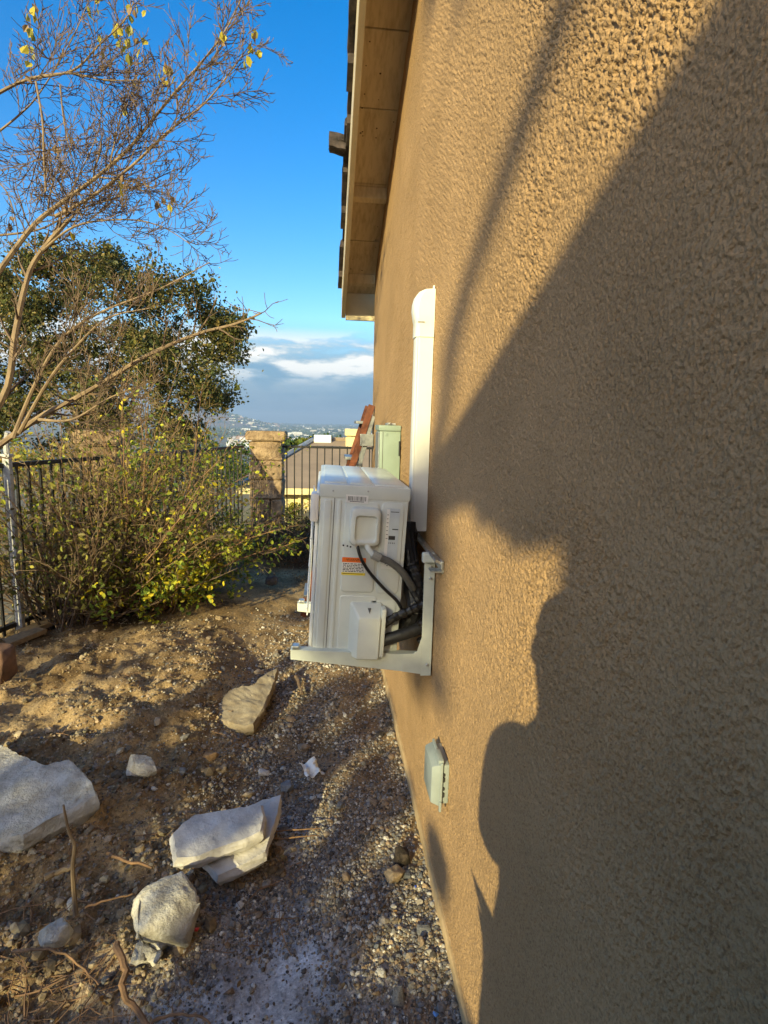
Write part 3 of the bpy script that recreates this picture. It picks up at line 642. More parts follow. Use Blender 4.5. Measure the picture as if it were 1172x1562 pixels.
# ---------------------------------------------------------------- iron fence and stone pillars
def fence(name, label, a, b2, posts, z_top=1.36, z_bot=.20, gap=.102, base=None):
    a = Vector(a); b2 = Vector(b2); d = b2-a; ln = d.length; d.normalize(); ang = math.atan2(d.y, d.x)
    base = base if base is not None else .08
    root = thing(name, label, 'fence', (a.x, a.y, base), 'black iron fence sections around the yard')
    def bar(lo, hi, nm, m=M_FENCE): 
        return MB().box(lo, hi, .003).build(nm, m, root, local=True)
    r = []
    for z in (z_top-.02, z_bot): 
        o = bar((0, -.018, z-base-.016), (ln, .018, z-base+.016), 'rail'); o.rotation_euler = (0, 0, ang)
    pm = MB().box((-.008, -.008, z_bot-base-.06), (.008, .008, z_top-base), .002).mesh('picket', M_FENCE)
    k = int(ln/gap)
    for i in range(k):
        s = (i+.5)*ln/k; o = inst('picket', pm, root, (d.x*s, d.y*s, 0), (0, 0, ang))
    for s in posts:
        o = bar((-.027, -.027, -.25), (.027, .027, z_top-base+.05), 'post'); o.location = (d.x*s, d.y*s, 0); o.rotation_euler = (0, 0, ang)
    return root
def fx(y, off=0): return (float(fence_x(y))+off, y)
fA = fence('iron_fence', 'black iron picket fence nearest on the left, with a post painted pale as if sunlit', (*fx(2.2), 0), (*fx(5.12), 0), (.2, 1.1))
fB = fence('iron_fence', 'black iron picket fence behind the leafy shrub, running up to the stone pillar', (*fx(5.5), 0), (*fx(7.5), 0), (1.0,))
fC = fence('iron_fence', 'black iron picket fence between the stone pillar and the house corner', (-.56, 7.78, 0), (4.2, 7.78, 0), (2.4, 4.0), z_bot=.10)
po = MB().box((-2.195, 4.08, -.12), (-2.15, 4.125, 1.40), .006).box((-2.202, 4.073, 1.40), (-2.143, 4.132, 1.42), .004).tube([(-2.17, 4.10, 1.42), (-2.17, 4.10, 1.50), (-2.14, 4.08, 1.57)], .018, 8).build('post', M_LITPOST, fA); po['label'] = 'fence post painted pale as if sunlit'
def pillar(label, cx, cy, w, z0, z1, seed):
    rnd = random.Random(seed); root = thing('fence_pillar', label, 'pillar', (cx, cy, z0), 'stone pillars of the fence')
    n = 6; h = (z1-.13-z0)/n
    for i in range(n):
        lo, hi = z0+i*h, z0+(i+1)*h-.004
        cols = [(-w/2, w/2)] if i % 2 else [(-w/2, rnd.uniform(-.06, .06)), None]
        if cols[-1] is None: cols = [(-w/2, cols[0][1]-.003), (cols[0][1]+.003, w/2)]
        for (xa, xb) in cols:
            bm = bmesh.new(); bmesh.ops.create_cube(bm, size=1)
            for v in bm.verts: v.co = Vector((cx+(xa+xb)/2+v.co.x*(xb-xa), cy+v.co.y*w, (lo+hi)/2+v.co.z*(hi-lo)))
            bmesh.ops.bevel(bm, geom=list(bm.edges), offset=.018, segments=1, affect='EDGES')
            bmesh.ops.triangulate(bm, faces=bm.faces); bmesh.ops.subdivide_edges(bm, edges=bm.edges, cuts=2, use_grid_fill=True)
            for v in bm.verts:
                q = v.co; f = .045*float(fbm((q.x+q.y*.7)*8+seed, q.z*8+q.y*3, 4, 1)); dr = Vector((q.x-cx, q.y-cy, 0)); v.co += dr.normalized()*(f+.004)
            bm.verts.index_update(); MB().bm(bm).build('stone_block', M_STONE, root, smooth=True)
    bm = bmesh.new(); bmesh.ops.create_cube(bm, size=1)
    for v in bm.verts: v.co = Vector((cx+v.co.x*(w+.09), cy+v.co.y*(w+.09), z1-.063+v.co.z*.125))
    bmesh.ops.bevel(bm, geom=list(bm.edges), offset=.014, segments=2, affect='EDGES'); bmesh.ops.triangulate(bm, faces=bm.faces); bmesh.ops.subdivide_edges(bm, edges=bm.edges, cuts=2, use_grid_fill=True)
    for v in bm.verts: v.co += Vector((vnoise(v.co.x*17, v.co.z*17), vnoise(v.co.y*17, v.co.z*17, 1), .6*vnoise(v.co.x*13, v.co.y*13, 2)))*.014
    bm.verts.index_update(); MB().bm(bm).build('cap_stone', M_STONE, root, smooth=True); return root
pillar('rough tan stone fence pillar beside the air conditioner, dappled with leaf shadows', -.775, 7.82, .43, -.15, 1.545, 2)
pillar('cream topped stone fence pillar half hidden in the yellow green shrub', -1.98, 5.33, .31, -.15, 1.565, 5)
def board(label, p, q, z, wd_=.10, th=.035):
    p = Vector((*p, z)); q = Vector((*q, z)); d = (q-p).normalized(); s = Vector((-d.y, d.x, 0))*wd_/2
    o = MB().prism([p-s, p+s, q+s, q-s], (0, 0, -th), .004).build('edging_board', M_WOOD, None, smooth=False); return tag(o, label, 'board', 'edging boards along the fence foot')
board('weathered tan edging board at the fence foot, the longer one', fx(4.0, .10), fx(5.05, .16), .175)
board('weathered tan edging board at the fence foot, nearest the left edge', fx(3.35, .16), fx(4.05, .20), .185, .12)

# ---------------------------------------------------------------- the house beyond the fence
nb = thing('neighbour_house', 'cream walled neighbour house with brown hipped roof beyond the iron fence', 'house', (2, 16, -3.2))
EX, EY, EZ = -2.15, 13.75, .05; RX, RY, RZ = -.28, 18, 1.10
MB().box((EX+.35, 14.15, -3.4), (8.5, 22, EZ-.02)).build('wall', M_CREAMW, nb)
mb = MB(); mb.add([(EX, EY, EZ), (9, EY, EZ), (7, RY, RZ), (RX, RY, RZ), (EX, 22.3, EZ), (9, 22.3, EZ)], [(0, 1, 2, 3), (4, 0, 3), (5, 4, 3, 2), (1, 5, 2)])
mb.build('roof', M_SHING, nb)
MB().box((EX, EY+.005, EZ-.16), (9, EY+.05, EZ-.005)).build('eave_fascia', M_CREAMW, nb)
MB().add([(EX, EY+.05, EZ-.03), (9, EY+.05, EZ-.03), (9, 14.2, EZ-.03), (EX, 14.2, EZ-.03)], [(0, 1, 2, 3)]).build('eave_soffit', M_CREAMW, nb)
MB().tube([(EX-.02, EY-.02, EZ+.03), ((EX+RX)/2, (EY+RY)/2, (EZ+RZ)/2+.05), (RX, RY, RZ+.05)], [.075, .075, .075], 6).build('hip_cap', M_GUT, nb)
MB().tube([(RX, RY, RZ+.03), (7, RY, RZ+.03)], .06, 6).build('ridge_cap', M_SHING, nb)
MB().box((-.32, 17.7, RZ-.1), (.22, 18.1, RZ+.16), .02).build('roof_vent', M_WHITE, nb)
ch = MB().box((.66, 17.2, .3), (1.12, 17.7, 1.22), .01).build('chimney', M_CREAMW, nb)
MB().box((.70, 17.25, 1.22), (1.06, 17.65, 1.27)).box((.64, 17.16, 1.27), (1.14, 17.74, 1.48), .01).build('chimney_cap', M_CREAMW, ch)
MB().tube([(-.42, 13.80, .03), (-.42, 13.80, -.06), (-.60, 14.08, -.20), (-.60, 14.08, -3.2)], .045, 6).build('downspout', M_CREAMW, nb)

# ---------------------------------------------------------------- plants
def branch_path(rnd, p, d, ln, n=4, wig=.22, lift=.06):
    pts = [Vector(p)]; d = d.normalized()
    for i in range(n):
        d = (d+Vector((rnd.uniform(-wig, wig), rnd.uniform(-wig, wig), rnd.uniform(-wig, wig)+lift))).normalized(); pts.append(pts[-1]+d*ln/n)
    return pts
def side_dir(rnd, d, spread):
    o = Vector((rnd.gauss(0, 1), rnd.gauss(0, 1), rnd.gauss(0, 1))); o = (o-d*o.dot(d)).normalized()
    return (d*math.cos(spread)+o*math.sin(spread)).normalized()
def twigs(rnd, mb, pts, r0, r1, depth, ln, dens, tips, lift=.06, n=4, tmin=.15, spread=(.45, 1.0), rmin=.0011):
    """side twigs along a limb, their own side twigs after them"""
    tot = sum((pts[i+1]-pts[i]).length for i in range(len(pts)-1)); cnt = max(1, int(tot*dens+rnd.random()))
    for k in range(cnt):
        t = tmin+(1-tmin)*(k+rnd.random())/cnt; s = min(t, .999)*(len(pts)-1); i = int(s); p = pts[i].lerp(pts[i+1], s-i)
        d = (pts[i+1]-pts[i]).normalized(); dd = side_dir(rnd, d, rnd.uniform(*spread))
        L_ = ln*rnd.uniform(.45, 1.15)*(1.1-.5*t); q = branch_path(rnd, p, dd, L_, n, .25, lift)
        ra = max(rmin*1.3, (r0+(r1-r0)*t)*.55); mb.tube(q, [ra+(rmin-ra)*j/n for j in range(n+1)], 4 if ra > .004 else 3, cap=False)
        tips += q[1:]
        if depth > 1: twigs(rnd, mb, q, ra, rmin, depth-1, L_*.62, dens*1.35, tips, lift, 3, .15, spread, rmin)
def crown_leaves(rnd_np, centers, rad, count, flat=.8):
    c = np.array([tuple(x) for x in centers]); k = rnd_np.integers(0, len(c), count); u = rnd_np.normal(size=(count, 3)); u /= np.linalg.norm(u, axis=1)[:, None]
    r = np.asarray(rad)[k]*rnd_np.random(count)**.38
    p = c[k]+u*r[:, None]*np.array((1, 1, flat)); return p, k
def leafcol(rng, n, cols, var=.35):
    c = np.array(cols)[rng.integers(0, len(cols), n)]; return np.clip(c*rng.uniform(1-var, 1+var, (n, 1)), 0, 1)

# broad evergreen beyond the fence
EVY = 16.0
e0 = on_y(150, 560, EVY); ev = thing('evergreen_tree', 'broad dark olive evergreen tree standing beyond the fence on the left', 'tree', (e0.x, EVY, -4.2))
rn = random.Random(21); rg = np.random.default_rng(21); lim = MB()
tr = [Vector((e0.x, EVY, -4.4)), Vector((e0.x-.05, EVY, -1.2)), Vector((e0.x+.05, EVY, 1.6))]
tk = MB().tube(tr, [.26, .20, .15], 9).build('trunk', M_TWIG, ev, smooth=True)
cent = []; rad = []
k = 0
while k < 120:
    px_ = rn.uniform(-110, 362); py_ = rn.uniform(385, 690)
    e = ((px_-140)/235)**2+((py_-550)/170)**2
    if e > 1: continue
    c = on_y(px_, py_, EVY+rn.uniform(-2.2, 2.2)*math.sqrt(max(.05, 1-e))); cent.append(c); rad.append(rn.uniform(.40, .75)*(1 if e < .75 else .8)); k += 1
    if k % 9 == 0: lim.tube([tr[2].lerp(tr[1], rn.random()*.6), tr[2].lerp(c, .5)+Vector((0, 0, .15)), c], [.05, .03, .008], 5, cap=False)
lim.build('limb', M_TWIG, ev)
sc, k = crown_leaves(rg, cent, rad, 4600); p = np.repeat(sc, 19, 0)+rg.normal(size=(len(sc)*19, 3))*np.repeat(rg.uniform(.05, .15, len(sc)), 19)[:, None]
p2 = p[rg.integers(0, len(p), 5000)]+rg.normal(size=(5000, 3))*.25; p = np.vstack([p, p2])
mot = np.concatenate([np.repeat(rg.uniform(-.7, .9, len(sc)), 19), rg.uniform(-.6, .6, 5000)])
leaves('crown', p, .055*np.exp(rg.normal(.25, .35, len(p))), np.clip(leafcol(rg, len(p), [(.095, .105, .026), (.16, .145, .035), (.06, .075, .022), (.24, .18, .055)])*(1+.6*mot[:, None]), .01, 1), M_LEAF, ev)

# bushes and trees further down the slope, each with its own crown and stem
def far_plant(name, label, cat, px_, py_, yy, r, cols, n, leaf, seed, group):
    rg = np.random.default_rng(seed)
    if cat == 'tree': py_ = 664+(py_-668)*.5+1.05*r*850/yy
    c = on_y(px_, py_, yy); gz = float(terrain_z(c.x, yy))
    root = thing(name, label, cat, (c.x, yy, gz), group)
    MB().tube([(c.x, yy, gz-.2), (c.x+.05*r, yy, (gz+c.z)/2), (c.x, yy, c.z)], [r*.10, r*.07, r*.03], 6).build('trunk' if cat == 'tree' else 'stem', M_TWIG, root)
    cs = [c+Vector((rg.normal()*r*.5, rg.normal()*r*.5, rg.normal()*r*.32)) for _ in range(9)]
    if cat != 'tree' or c.z-gz < 3*r: cs += [Vector((c.x+rg.normal()*r*.4, yy+rg.normal()*r*.4, gz+(c.z-gz)*f)) for f in (.3, .5, .7)]
    p, _ = crown_leaves(rg, cs, [r*.55]*len(cs), n, .8); return leaves('crown' if cat == 'tree' else 'foliage', p, rg.uniform(.7, 1.3, n)*leaf, leafcol(rg, n, cols), M_LEAF, root)
YG = [(.30, .30, .03), (.16, .22, .03), (.45, .36, .03)]; OG = [(.50, .30, .02), (.42, .38, .04), (.20, .22, .03)]; GR = [(.07, .13, .025), (.11, .17, .03), (.05, .09, .02)]; BR = [(.22, .13, .06), (.16, .12, .05), (.10, .10, .04)]
for i, (px_, py_, yy, r, cols, lab) in enumerate((
    (215, 715, 9.6, .62, GR, 'green bush behind the fence, left of the yellow one'), (262, 720, 10.2, .60, OG, 'yellow orange bush behind the fence left of the stone pillar'),
    (312, 716, 13.3, .62, YG, 'yellow green bush behind the fence, close left of the stone pillar'), (350, 708, 13.6, .50, GR, 'bright green bush touching the left side of the stone pillar'),
    (70, 735, 8.8, .7, BR, 'brownish bush behind the pale fence post'), (448, 790, 13.3, .36, YG, 'small green bush against the neighbour house wall'), (120, 700, 9.0, .6, OG, 'yellow leaved bush behind the hidden fence pillar'),
    (15, 700, 10.0, .5, OG, 'orange leaved bush at the far left behind the fence'))):
    far_plant('bush', lab, 'bush', px_, py_, yy, r, cols, 1500, .055, 100+i, 'bushes on the slope beyond the fence')
for i, (px_, py_, yy, r, cols, lab) in enumerate((
    (318, 672, 26, 1.0, YG, 'yellow green tree far down the slope behind the leafy shrub'), (350, 672, 33, 1.2, GR, 'green tree far down the slope just left of the stone pillar cap'),
    (446, 668, 30, .8, GR, 'green tree far down the slope just right of the stone pillar cap'), (462, 672, 25, .6, YG, 'yellow green tree far down the slope above the grey hip of the brown roof'),
    (486, 668, 38, 1.2, GR, 'green tree far down the slope behind the white roof vent'), (518, 666, 45, 1.5, GR, 'green tree far down the slope between the white roof vent and the cream chimney'),
    (552, 668, 50, 1.7, GR, 'green tree far down the slope behind the cream chimney and the ladder'), (270, 668, 36, 1.4, GR, 'green tree far down the slope mostly hidden by the leafy shrub'),
    (405, 668, 58, 1.6, GR, 'green tree far down the slope hidden behind the stone pillar'))):
    far_plant('tree', lab, 'tree', px_, py_, yy, r, cols, 900, .10+yy*.004, 200+i, 'trees far down the slope')

# bare tree in the yard, at the left edge
bt = thing('bare_tree', 'almost leafless pale barked tree reaching in from the left edge', 'tree', (-2.42, 3.3, .15))
rn = random.Random(5)
MB().tube(smooth_path([(-2.42, 3.3, -.1), (-2.38, 3.3, .5), (-2.26, 3.3, .95), (-2.10, 3.3, 1.35)], 5), [.085+(.058-.085)*i/15 for i in range(16)], 10).build('trunk', M_BARK, bt, smooth=True)
fork = Vector((-2.10, 3.3, 1.35))
LIMBS = [  # pixel outline of a limb with its distance, first and last radius
 ([(-35, 705, 3.3), (55, 640, 3.2), (130, 600, 3.1), (220, 545, 3.0), (300, 510, 2.95), (360, 494, 2.9), (398, 478, 2.85)], .030, .004),
 ([(-60, 690, 3.3), (5, 610, 3.3), (25, 500, 3.35), (42, 425, 3.4), (62, 385, 3.4), (105, 335, 3.35)], .032, .014),
 ([(20, 668, 3.2), (52, 590, 3.2), (92, 520, 3.15), (150, 478, 3.1), (245, 440, 3.0), (320, 400, 2.95)], .017, .003),
 ([(30, 660, 3.2), (75, 580, 3.0), (120, 525, 2.9), (165, 485, 2.8), (230, 470, 2.7)], .015, .003),
 ([(-30, 455, 3.4), (12, 395, 3.4), (55, 340, 3.4), (100, 305, 3.35), (150, 268, 3.3), (195, 228, 3.25), (235, 180, 3.2), (272, 135, 3.15), (310, 92, 3.1), (345, 45, 3.05), (372, -10, 3.0)], .022, .003),
 ([(85, 330, 3.35), (140, 300, 3.3), (205, 250, 3.2), (255, 202, 3.1), (312, 158, 3.05), (355, 105, 3.0), (385, 62, 2.95)], .013, .0025),
 ([(62, 385, 3.4), (115, 345, 3.3), (190, 335, 3.15), (245, 345, 3.05), (290, 372, 3.0)], .010, .002),
 ([(-20, 152, 3.1), (40, 122, 3.1), (105, 112, 3.05), (160, 122, 3.0), (210, 122, 2.95)], .012, .002),
 ([(40, 120, 3.1), (110, 108, 3.05), (150, 70, 3.0), (190, 32, 3.0), (205, 0, 3.0)], .009, .002),
 ([(-20, 215, 3.2), (30, 175, 3.2), (62, 140, 3.2), (110, 60, 3.2), (140, -10, 3.2)], .008, .002),
 ([(55, 125, 2.95), (65, 185, 2.9), (67, 240, 2.9), (70, 292, 2.9)], .006, .005),
 ([(92, 130, 2.95), (97, 180, 2.95), (107, 230, 2.95), (118, 262, 2.95)], .005, .003),
 ([(-10, 360, 3.5), (60, 350, 3.5), (120, 320, 3.5), (180, 300, 3.45), (265, 260, 3.4)], .009, .002),
 ([(-15, 268, 3.5), (10, 292, 3.5), (25, 340, 3.45), (28, 372, 3.4)], .006, .003),
 ([(60, 640, 3.15), (110, 640, 3.0), (165, 608, 2.9), (210, 590, 2.85)], .012, .002),
 ([(70, 385, 3.4), (110, 290, 3.5), (150, 200, 3.6), (160, 110, 3.6)], .008, .002),
 ([(165, 265, 3.2), (180, 195, 3.2), (190, 150, 3.2), (200, 100, 3.2)], .006, .0015),
 ([(150, 270, 3.4), (215, 280, 3.3), (260, 300, 3.2)], .007, .0015)]
tips = []; tw = MB()
for pl, r0, r1 in LIMBS:
    pts = smooth_path([on_y(*q) for q in pl], 5)
    if r0 > .028: pts = smooth_path([fork, pts[0].lerp(fork, .4)]+pts[::3]+[pts[-1]], 3)
    n_ = len(pts); MB().tube(pts, [.78*(r0+(r1-r0)*(i/(n_-1))**.7) for i in range(n_)], 7).build('limb', M_BARK, bt, smooth=True)
    big = r0 > .015 and pl[0][1] > 470
    twigs(rn, tw, pts, r0*.6, r1, 3 if not big else 2, .34 if not big else .26, 19 if not big else 11, tips, .10, rmin=.0014)
nv = np.array(tw.v); nf3 = [f for f in tw.f]
tw.build('twig_mass', M_TWIG, bt, kind='stuff')
lmesh = []
M_YL = mat('yellow_leaf', (.62, .52, .06), .5, .2, 60, transl=.35); M_BL = mat('brown_leaf', (.30, .19, .09), .6, .2, 60, transl=.2); M_GL = mat('olive_leaf', (.30, .29, .05), .5, .2, 60, transl=.35)
for m_ in (M_YL, M_BL, M_GL):
    lmesh.append(MB().add([tuple(q) for q in LEAFV*np.array((1.15, 1, 1.6))], [tuple(q) for q in LEAFF]).mesh('leaf', m_))
CLUS = [(48, 15, 5, 9, 30), (42, 55, 8, 9, 24), (150, 5, 4, 14, 12), (200, 15, 6, 14, 18), (182, 30, 5, 20, 30), (190, 60, 5, 18, 28), (210, 45, 4, 12, 40), (243, 118, 6, 9, 12), (255, 95, 4, 7, 14), (386, 55, 6, 12, 16), (375, 82, 2, 5, 8), (352, 117, 1, 2, 2), (337, 44, 3, 6, 6), (395, 65, 3, 8, 8), (150, 60, 3, 14, 20), (210, 122, 1, 4, 4), (258, 110, 2, 6, 10), (180, 285, 3, 20, 20), (235, 310, 3, 20, 20), (95, 320, 2, 20, 20), (185, 158, 2, 8, 14), (110, 350, 2, 12, 8), (60, 90, 3, 20, 30), (20, 330, 2, 12, 20), (255, 300, 3, 20, 20), (90, 215, 1, 4, 4), (305, 70, 1, 4, 5), (248, 268, 2, 12, 10), (200, 270, 3, 20, 12)]
TP = [t_ for t_ in tips if t_.y > 2.0]; TPX = []
for t_ in TP:
    c_ = AX.transposed() @ (t_-Vector((0, 0, EYE))); TPX.append((CX+FPX*c_.x/c_.z, CY-FPX*c_.y/c_.z))
TPX = np.array(TPX); stalk = MB()
for cx_, cy_2, n_, sx, sy in CLUS:
    for _ in range(n_):
        d_ = ((TPX-np.array((cx_+rn.gauss(0, sx*.5), cy_2+rn.gauss(0, sy*.5))))**2).sum(1); q = TP[int(np.argmin(d_))]
        s_ = rn.uniform(.032, .052); hang = q+Vector((rn.uniform(-.008, .008), rn.uniform(-.008, .008), -.012)); stalk.tube([q, hang], [.0009, .0007], 3, cap=False)
        e_ = Euler((R(90)+rn.uniform(-.6, .6), rn.uniform(-.7, .7), rn.uniform(0, 6.3)))
        inst('leaf', lmesh[rn.choice((0, 0, 1, 2) if cy_2 < 125 else (1, 1, 0))], bt, hang+Vector((0, 0, -.45*s_))-bt.location, e_, s_)
stalk.build('leaf_stalks', M_TWIG, bt, kind='stuff')

# shrubs along the fence
def shrub(label, x, y, stems, hgt, spread_, nleaf, cols, lsize, seed, zdense, lean=(0, 0), dark=False, tw_dens=7, rot0=0):
    rn = random.Random(seed); rg = np.random.default_rng(seed); g = float(ground_z(x, y, False))
    root = thing('shrub', label, 'shrub', (x, y, g)); tips = []; mb = MB(); st = MB()
    for k in range(stems):
        a = rn.uniform(0, 6.283); e = rn.uniform(.15, 1.25)
        d = Vector((math.cos(a)*math.sin(e)*spread_+lean[0], math.sin(a)*math.sin(e)*spread_*.7+lean[1], math.cos(e)))
        p0 = Vector((x+rn.uniform(-.18, .18), y+rn.uniform(-.15, .15), g-.03)); L_ = hgt*rn.uniform(.55, 1.1)
        q = branch_path(rn, p0, d, L_, 7, .16, -.015); r0 = rn.uniform(.005, .012)
        st.tube(q, [r0+(.0016-r0)*j/7 for j in range(8)], 5, cap=False); tips += q[2:]
        twigs(rn, mb, q, r0*.6, .0016, 2, .34, tw_dens, tips, .02, 3, .25, (.4, 1.1), .0012)
    st.build('stem', M_STICK if not dark else M_TWIG, root); mb.build('twig_mass', M_BARK if not dark else M_TWIG, root, kind='stuff')
    T = np.array([tuple(q) for q in tips]); wgt = np.exp(-np.maximum(T[:, 2]-g-zdense, 0)/.28)*(T[:, 2] > g+.02)+.05; wgt /= wgt.sum()
    p = T[rg.choice(len(T), nleaf, p=wgt)]+rg.normal(size=(nleaf, 3))*.035; p[:, 2] = np.maximum(p[:, 2], g+.02)
    leaves('foliage', p, rg.uniform(.6, 1.25, nleaf)*lsize, leafcol(rg, nleaf, cols), M_LEAF, root); return root
SG = [(.50, .52, .05), (.36, .42, .05), (.68, .56, .04), (.17, .24, .035), (.11, .17, .03)]
shrub('yellow green leafy shrub sprawling in front of the stone fence pillar', -1.32, 5.4, 44, 1.15, .85, 3800, SG, .048, 31, .42, (-.05, -.1))
shrub('tall twiggy shrub with sparse yellow leaves rising over the fence', -1.62, 4.85, 80, 2.0, .70, 5200, SG+[(.25, .20, .06)], .040, 32, 1.35, (.06, 0), tw_dens=10)
shrub('low green leafed shrub at the foot of the fence, middle of the row', -1.42, 4.75, 30, .85, 1.1, 2300, SG, .048, 33, .35, (.1, -.1))
shrub('brown twiggy shrub with few leaves against the fence at the left edge', -1.98, 4.3, 60, 1.25, .8, 1500, [(.20, .17, .05), (.14, .16, .04), (.30, .28, .05)], .040, 34, .6, (.0, 0), True)
shrub('tall brown twiggy shrub between the pale fence post and the hidden pillar', -1.86, 4.55, 60, 1.7, .6, 2200, [(.40, .36, .06), (.28, .30, .05), (.22, .17, .06)], .040, 38, 1.2, (.0, 0), tw_dens=9)
shrub('dark dry brush under the fence between pillar and air conditioner', -.25, 7.35, 60, .42, .9, 700, [(.05, .05, .02), (.07, .05, .025)], .05, 35, .4, (0, 0), True)
shrub('low brown twiggy brush just left of the air conditioner in the shade', -.30, 6.75, 46, .40, .95, 420, [(.16, .11, .05), (.10, .09, .03)], .045, 39, .2, (0, 0), True)
shrub('dry twiggy brush in front of the stone fence pillar', -.80, 7.0, 40, .42, .9, 450, [(.12, .11, .04), (.20, .14, .06)], .045, 36, .3, (0, 0), True)

# ---------------------------------------------------------------- rubble, stones and litter on the ground
def roughen(bm, amp, sc, seed):
    bmesh.ops.recalc_face_normals(bm, faces=bm.faces)
    bm.normal_update()
    for v in bm.verts:
        q = v.co; f = float(fbm((q.x+.6*q.z)*sc+seed*3.1, (q.y-.8*q.z)*sc, 3, seed % 4)); v.co = q+v.normal*f*amp
def slab(name, label, cat, top, thick, m, seed, amp=.012, group=None, spread_=.012):
    """a broken slab: its upper face from points, its broken sides uneven"""
    rnd = random.Random(seed); bm = bmesh.new(); top = [Vector(p) for p in top]; c = sum(top, Vector())/len(top)
    lv = []
    for k, dz in enumerate((0, -.012, -thick*.5, -thick)):
        ring = []
        for p in top:
            d = (p-c); d.z = 0; d = d.normalized(); o = (0, spread_*.6, spread_, -spread_)[k]+rnd.uniform(-.5, .5)*spread_*(k > 0)
            ring.append(bm.verts.new(p+d*o+Vector((0, 0, dz))))
        lv.append(ring)
    n = len(top)
    bm.faces.new(lv[0]); bm.faces.new(lv[-1][::-1])
    for a, b2 in zip(lv[:-1], lv[1:]):
        for i in range(n): bm.faces.new((a[i], b2[i], b2[(i+1) % n], a[(i+1) % n]))
    bmesh.ops.triangulate(bm, faces=bm.faces)
    bmesh.ops.subdivide_edges(bm, edges=bm.edges, cuts=2, use_grid_fill=True); bmesh.ops.subdivide_edges(bm, edges=[e for e in bm.edges if e.calc_length() > .03], cuts=1, use_grid_fill=True)
    bmesh.ops.triangulate(bm, faces=bm.faces)
    bmesh.ops.subdivide_edges(bm, edges=[e for e in bm.edges if e.calc_length() > .018], cuts=1, use_grid_fill=True); bmesh.ops.triangulate(bm, faces=bm.faces)
    roughen(bm, amp, 16, seed); roughen(bm, amp*.8, 70, seed+1)
    bm.verts.index_update()
    o = MB().bm(bm).build(name, m, None, smooth=True); return tag(o, label, cat, group)
def rock(name, label, cat, c, dims, m, seed, rot=(0, 0, 0), amp=.012, group=None, n=22, sub=2):
    rnd = random.Random(seed); bm = bmesh.new()
    for _ in range(n):
        v = Vector((rnd.gauss(0, 1), rnd.gauss(0, 1), rnd.gauss(0, 1))).normalized(); e = rnd.uniform(.85, 1.15)
        bm.verts.new(Vector([math.copysign(abs(a)**.7, a)*d*.5*e for a, d in zip(v, dims)]))
    r = bmesh.ops.convex_hull(bm, input=bm.verts)
    bmesh.ops.delete(bm, geom=list({g for g in r['geom_interior'] if isinstance(g, bmesh.types.BMVert)}), context='VERTS')
    bmesh.ops.bevel(bm, geom=list(bm.edges), offset=min(dims)*.025, segments=1, affect='EDGES')
    bmesh.ops.triangulate(bm, faces=bm.faces); bmesh.ops.subdivide_edges(bm, edges=[e for e in bm.edges if e.calc_length() > min(dims)*.12], cuts=sub, use_grid_fill=True); bmesh.ops.triangulate(bm, faces=bm.faces)
    if sub > 1 and min(dims) > .05: bmesh.ops.subdivide_edges(bm, edges=[e for e in bm.edges if e.calc_length() > .012], cuts=1, use_grid_fill=True); bmesh.ops.triangulate(bm, faces=bm.faces)
    roughen(bm, amp*1.3, 1.6/min(dims), seed)
    if sub > 1: roughen(bm, amp*.55, 7/min(dims), seed+3)
    m3 = Euler(rot).to_matrix()
    for v in bm.verts: v.co = m3 @ v.co
    bm.verts.index_update(); o = MB().bm(bm).build(name, m, None, smooth=True); o.location = c; return tag(o, label, cat, group)
def Z(pl): return [on_z(a, b2, z) for a, b2, z in pl]
slab('concrete_slab', 'large broken concrete slab at the left edge, half lit by the sun', 'slab',
     Z([(-70, 1165, .285), (-30, 1125, .30), (5, 1138, .30), (38, 1156, .295), (66, 1168, .29), (105, 1160, .285), (138, 1190, .265), (146, 1212, .25), (112, 1232, .235), (70, 1252, .225), (36, 1274, .215), (-60, 1285, .22)]), .10, M_CONC, 3, .007)
slab('concrete_slab', 'pale smooth topped concrete slab lying on top of another slab', 'slab',
     Z([(264, 1270, .165), (280, 1255, .167), (298, 1242, .168), (345, 1236, .168), (398, 1227, .168), (402, 1245, .165), (397, 1268, .160), (372, 1280, .157), (335, 1292, .153), (300, 1306, .150), (270, 1308, .153)]), .058, M_CONC2, 4, .005)
slab('concrete_slab', 'lower concrete slab tilted under the pale smooth one', 'slab',
     Z([(300, 1300, .085), (330, 1250, .10), (395, 1222, .115), (428, 1213, .12), (424, 1240, .115), (412, 1275, .105), (404, 1300, .095), (372, 1318, .085), (333, 1335, .078)]), .055, M_CONC2, 5, .006)
rock('concrete_chunk', 'angular pale concrete chunk in front of the stacked slabs', 'rock', on_z(254, 1392, .095), (.205, .215, .15), M_CONC, 17, (.30, -.10, .5), .010, n=40)
slab('paver', 'dusty tan paver sunk in the dirt below the air conditioner, its edge upright', 'paver',
     Z([(312, 1093, 0.078), (335, 1072, 0.093), (352, 1052, 0.113), (385, 1044, 0.123), (408, 1028, 0.128), (424, 1017, 0.133), (416, 1045, 0.118), (402, 1078, 0.098), (386, 1104, 0.078), (374, 1107, 0.073), (345, 1100, 0.073)]), .07, M_DUST, 6, .010)
rock('concrete_chunk', 'small pale chunk half buried in the lumpy dirt mound', 'rock', on_z(212, 1167, .20), (.15, .11, .06), M_CONC, 22, (.1, .3, .2), .006)
rock('concrete_chunk', 'small greenish grey stone among dead twigs at the lower left', 'rock', on_z(85, 1424, .14), (.085, .08, .07), M_CONC, 23, (.4, .2, .9), .005)
rock('stone', 'brown rounded stone on the dirt, right of the half buried chunk', 'rock', on_z(322, 1152, .135), (.07, .05, .045), mat('brown_stone', (.26, .16, .08), .85, .2, 30, .3, 60), 24, (0, 0, .4), .004)
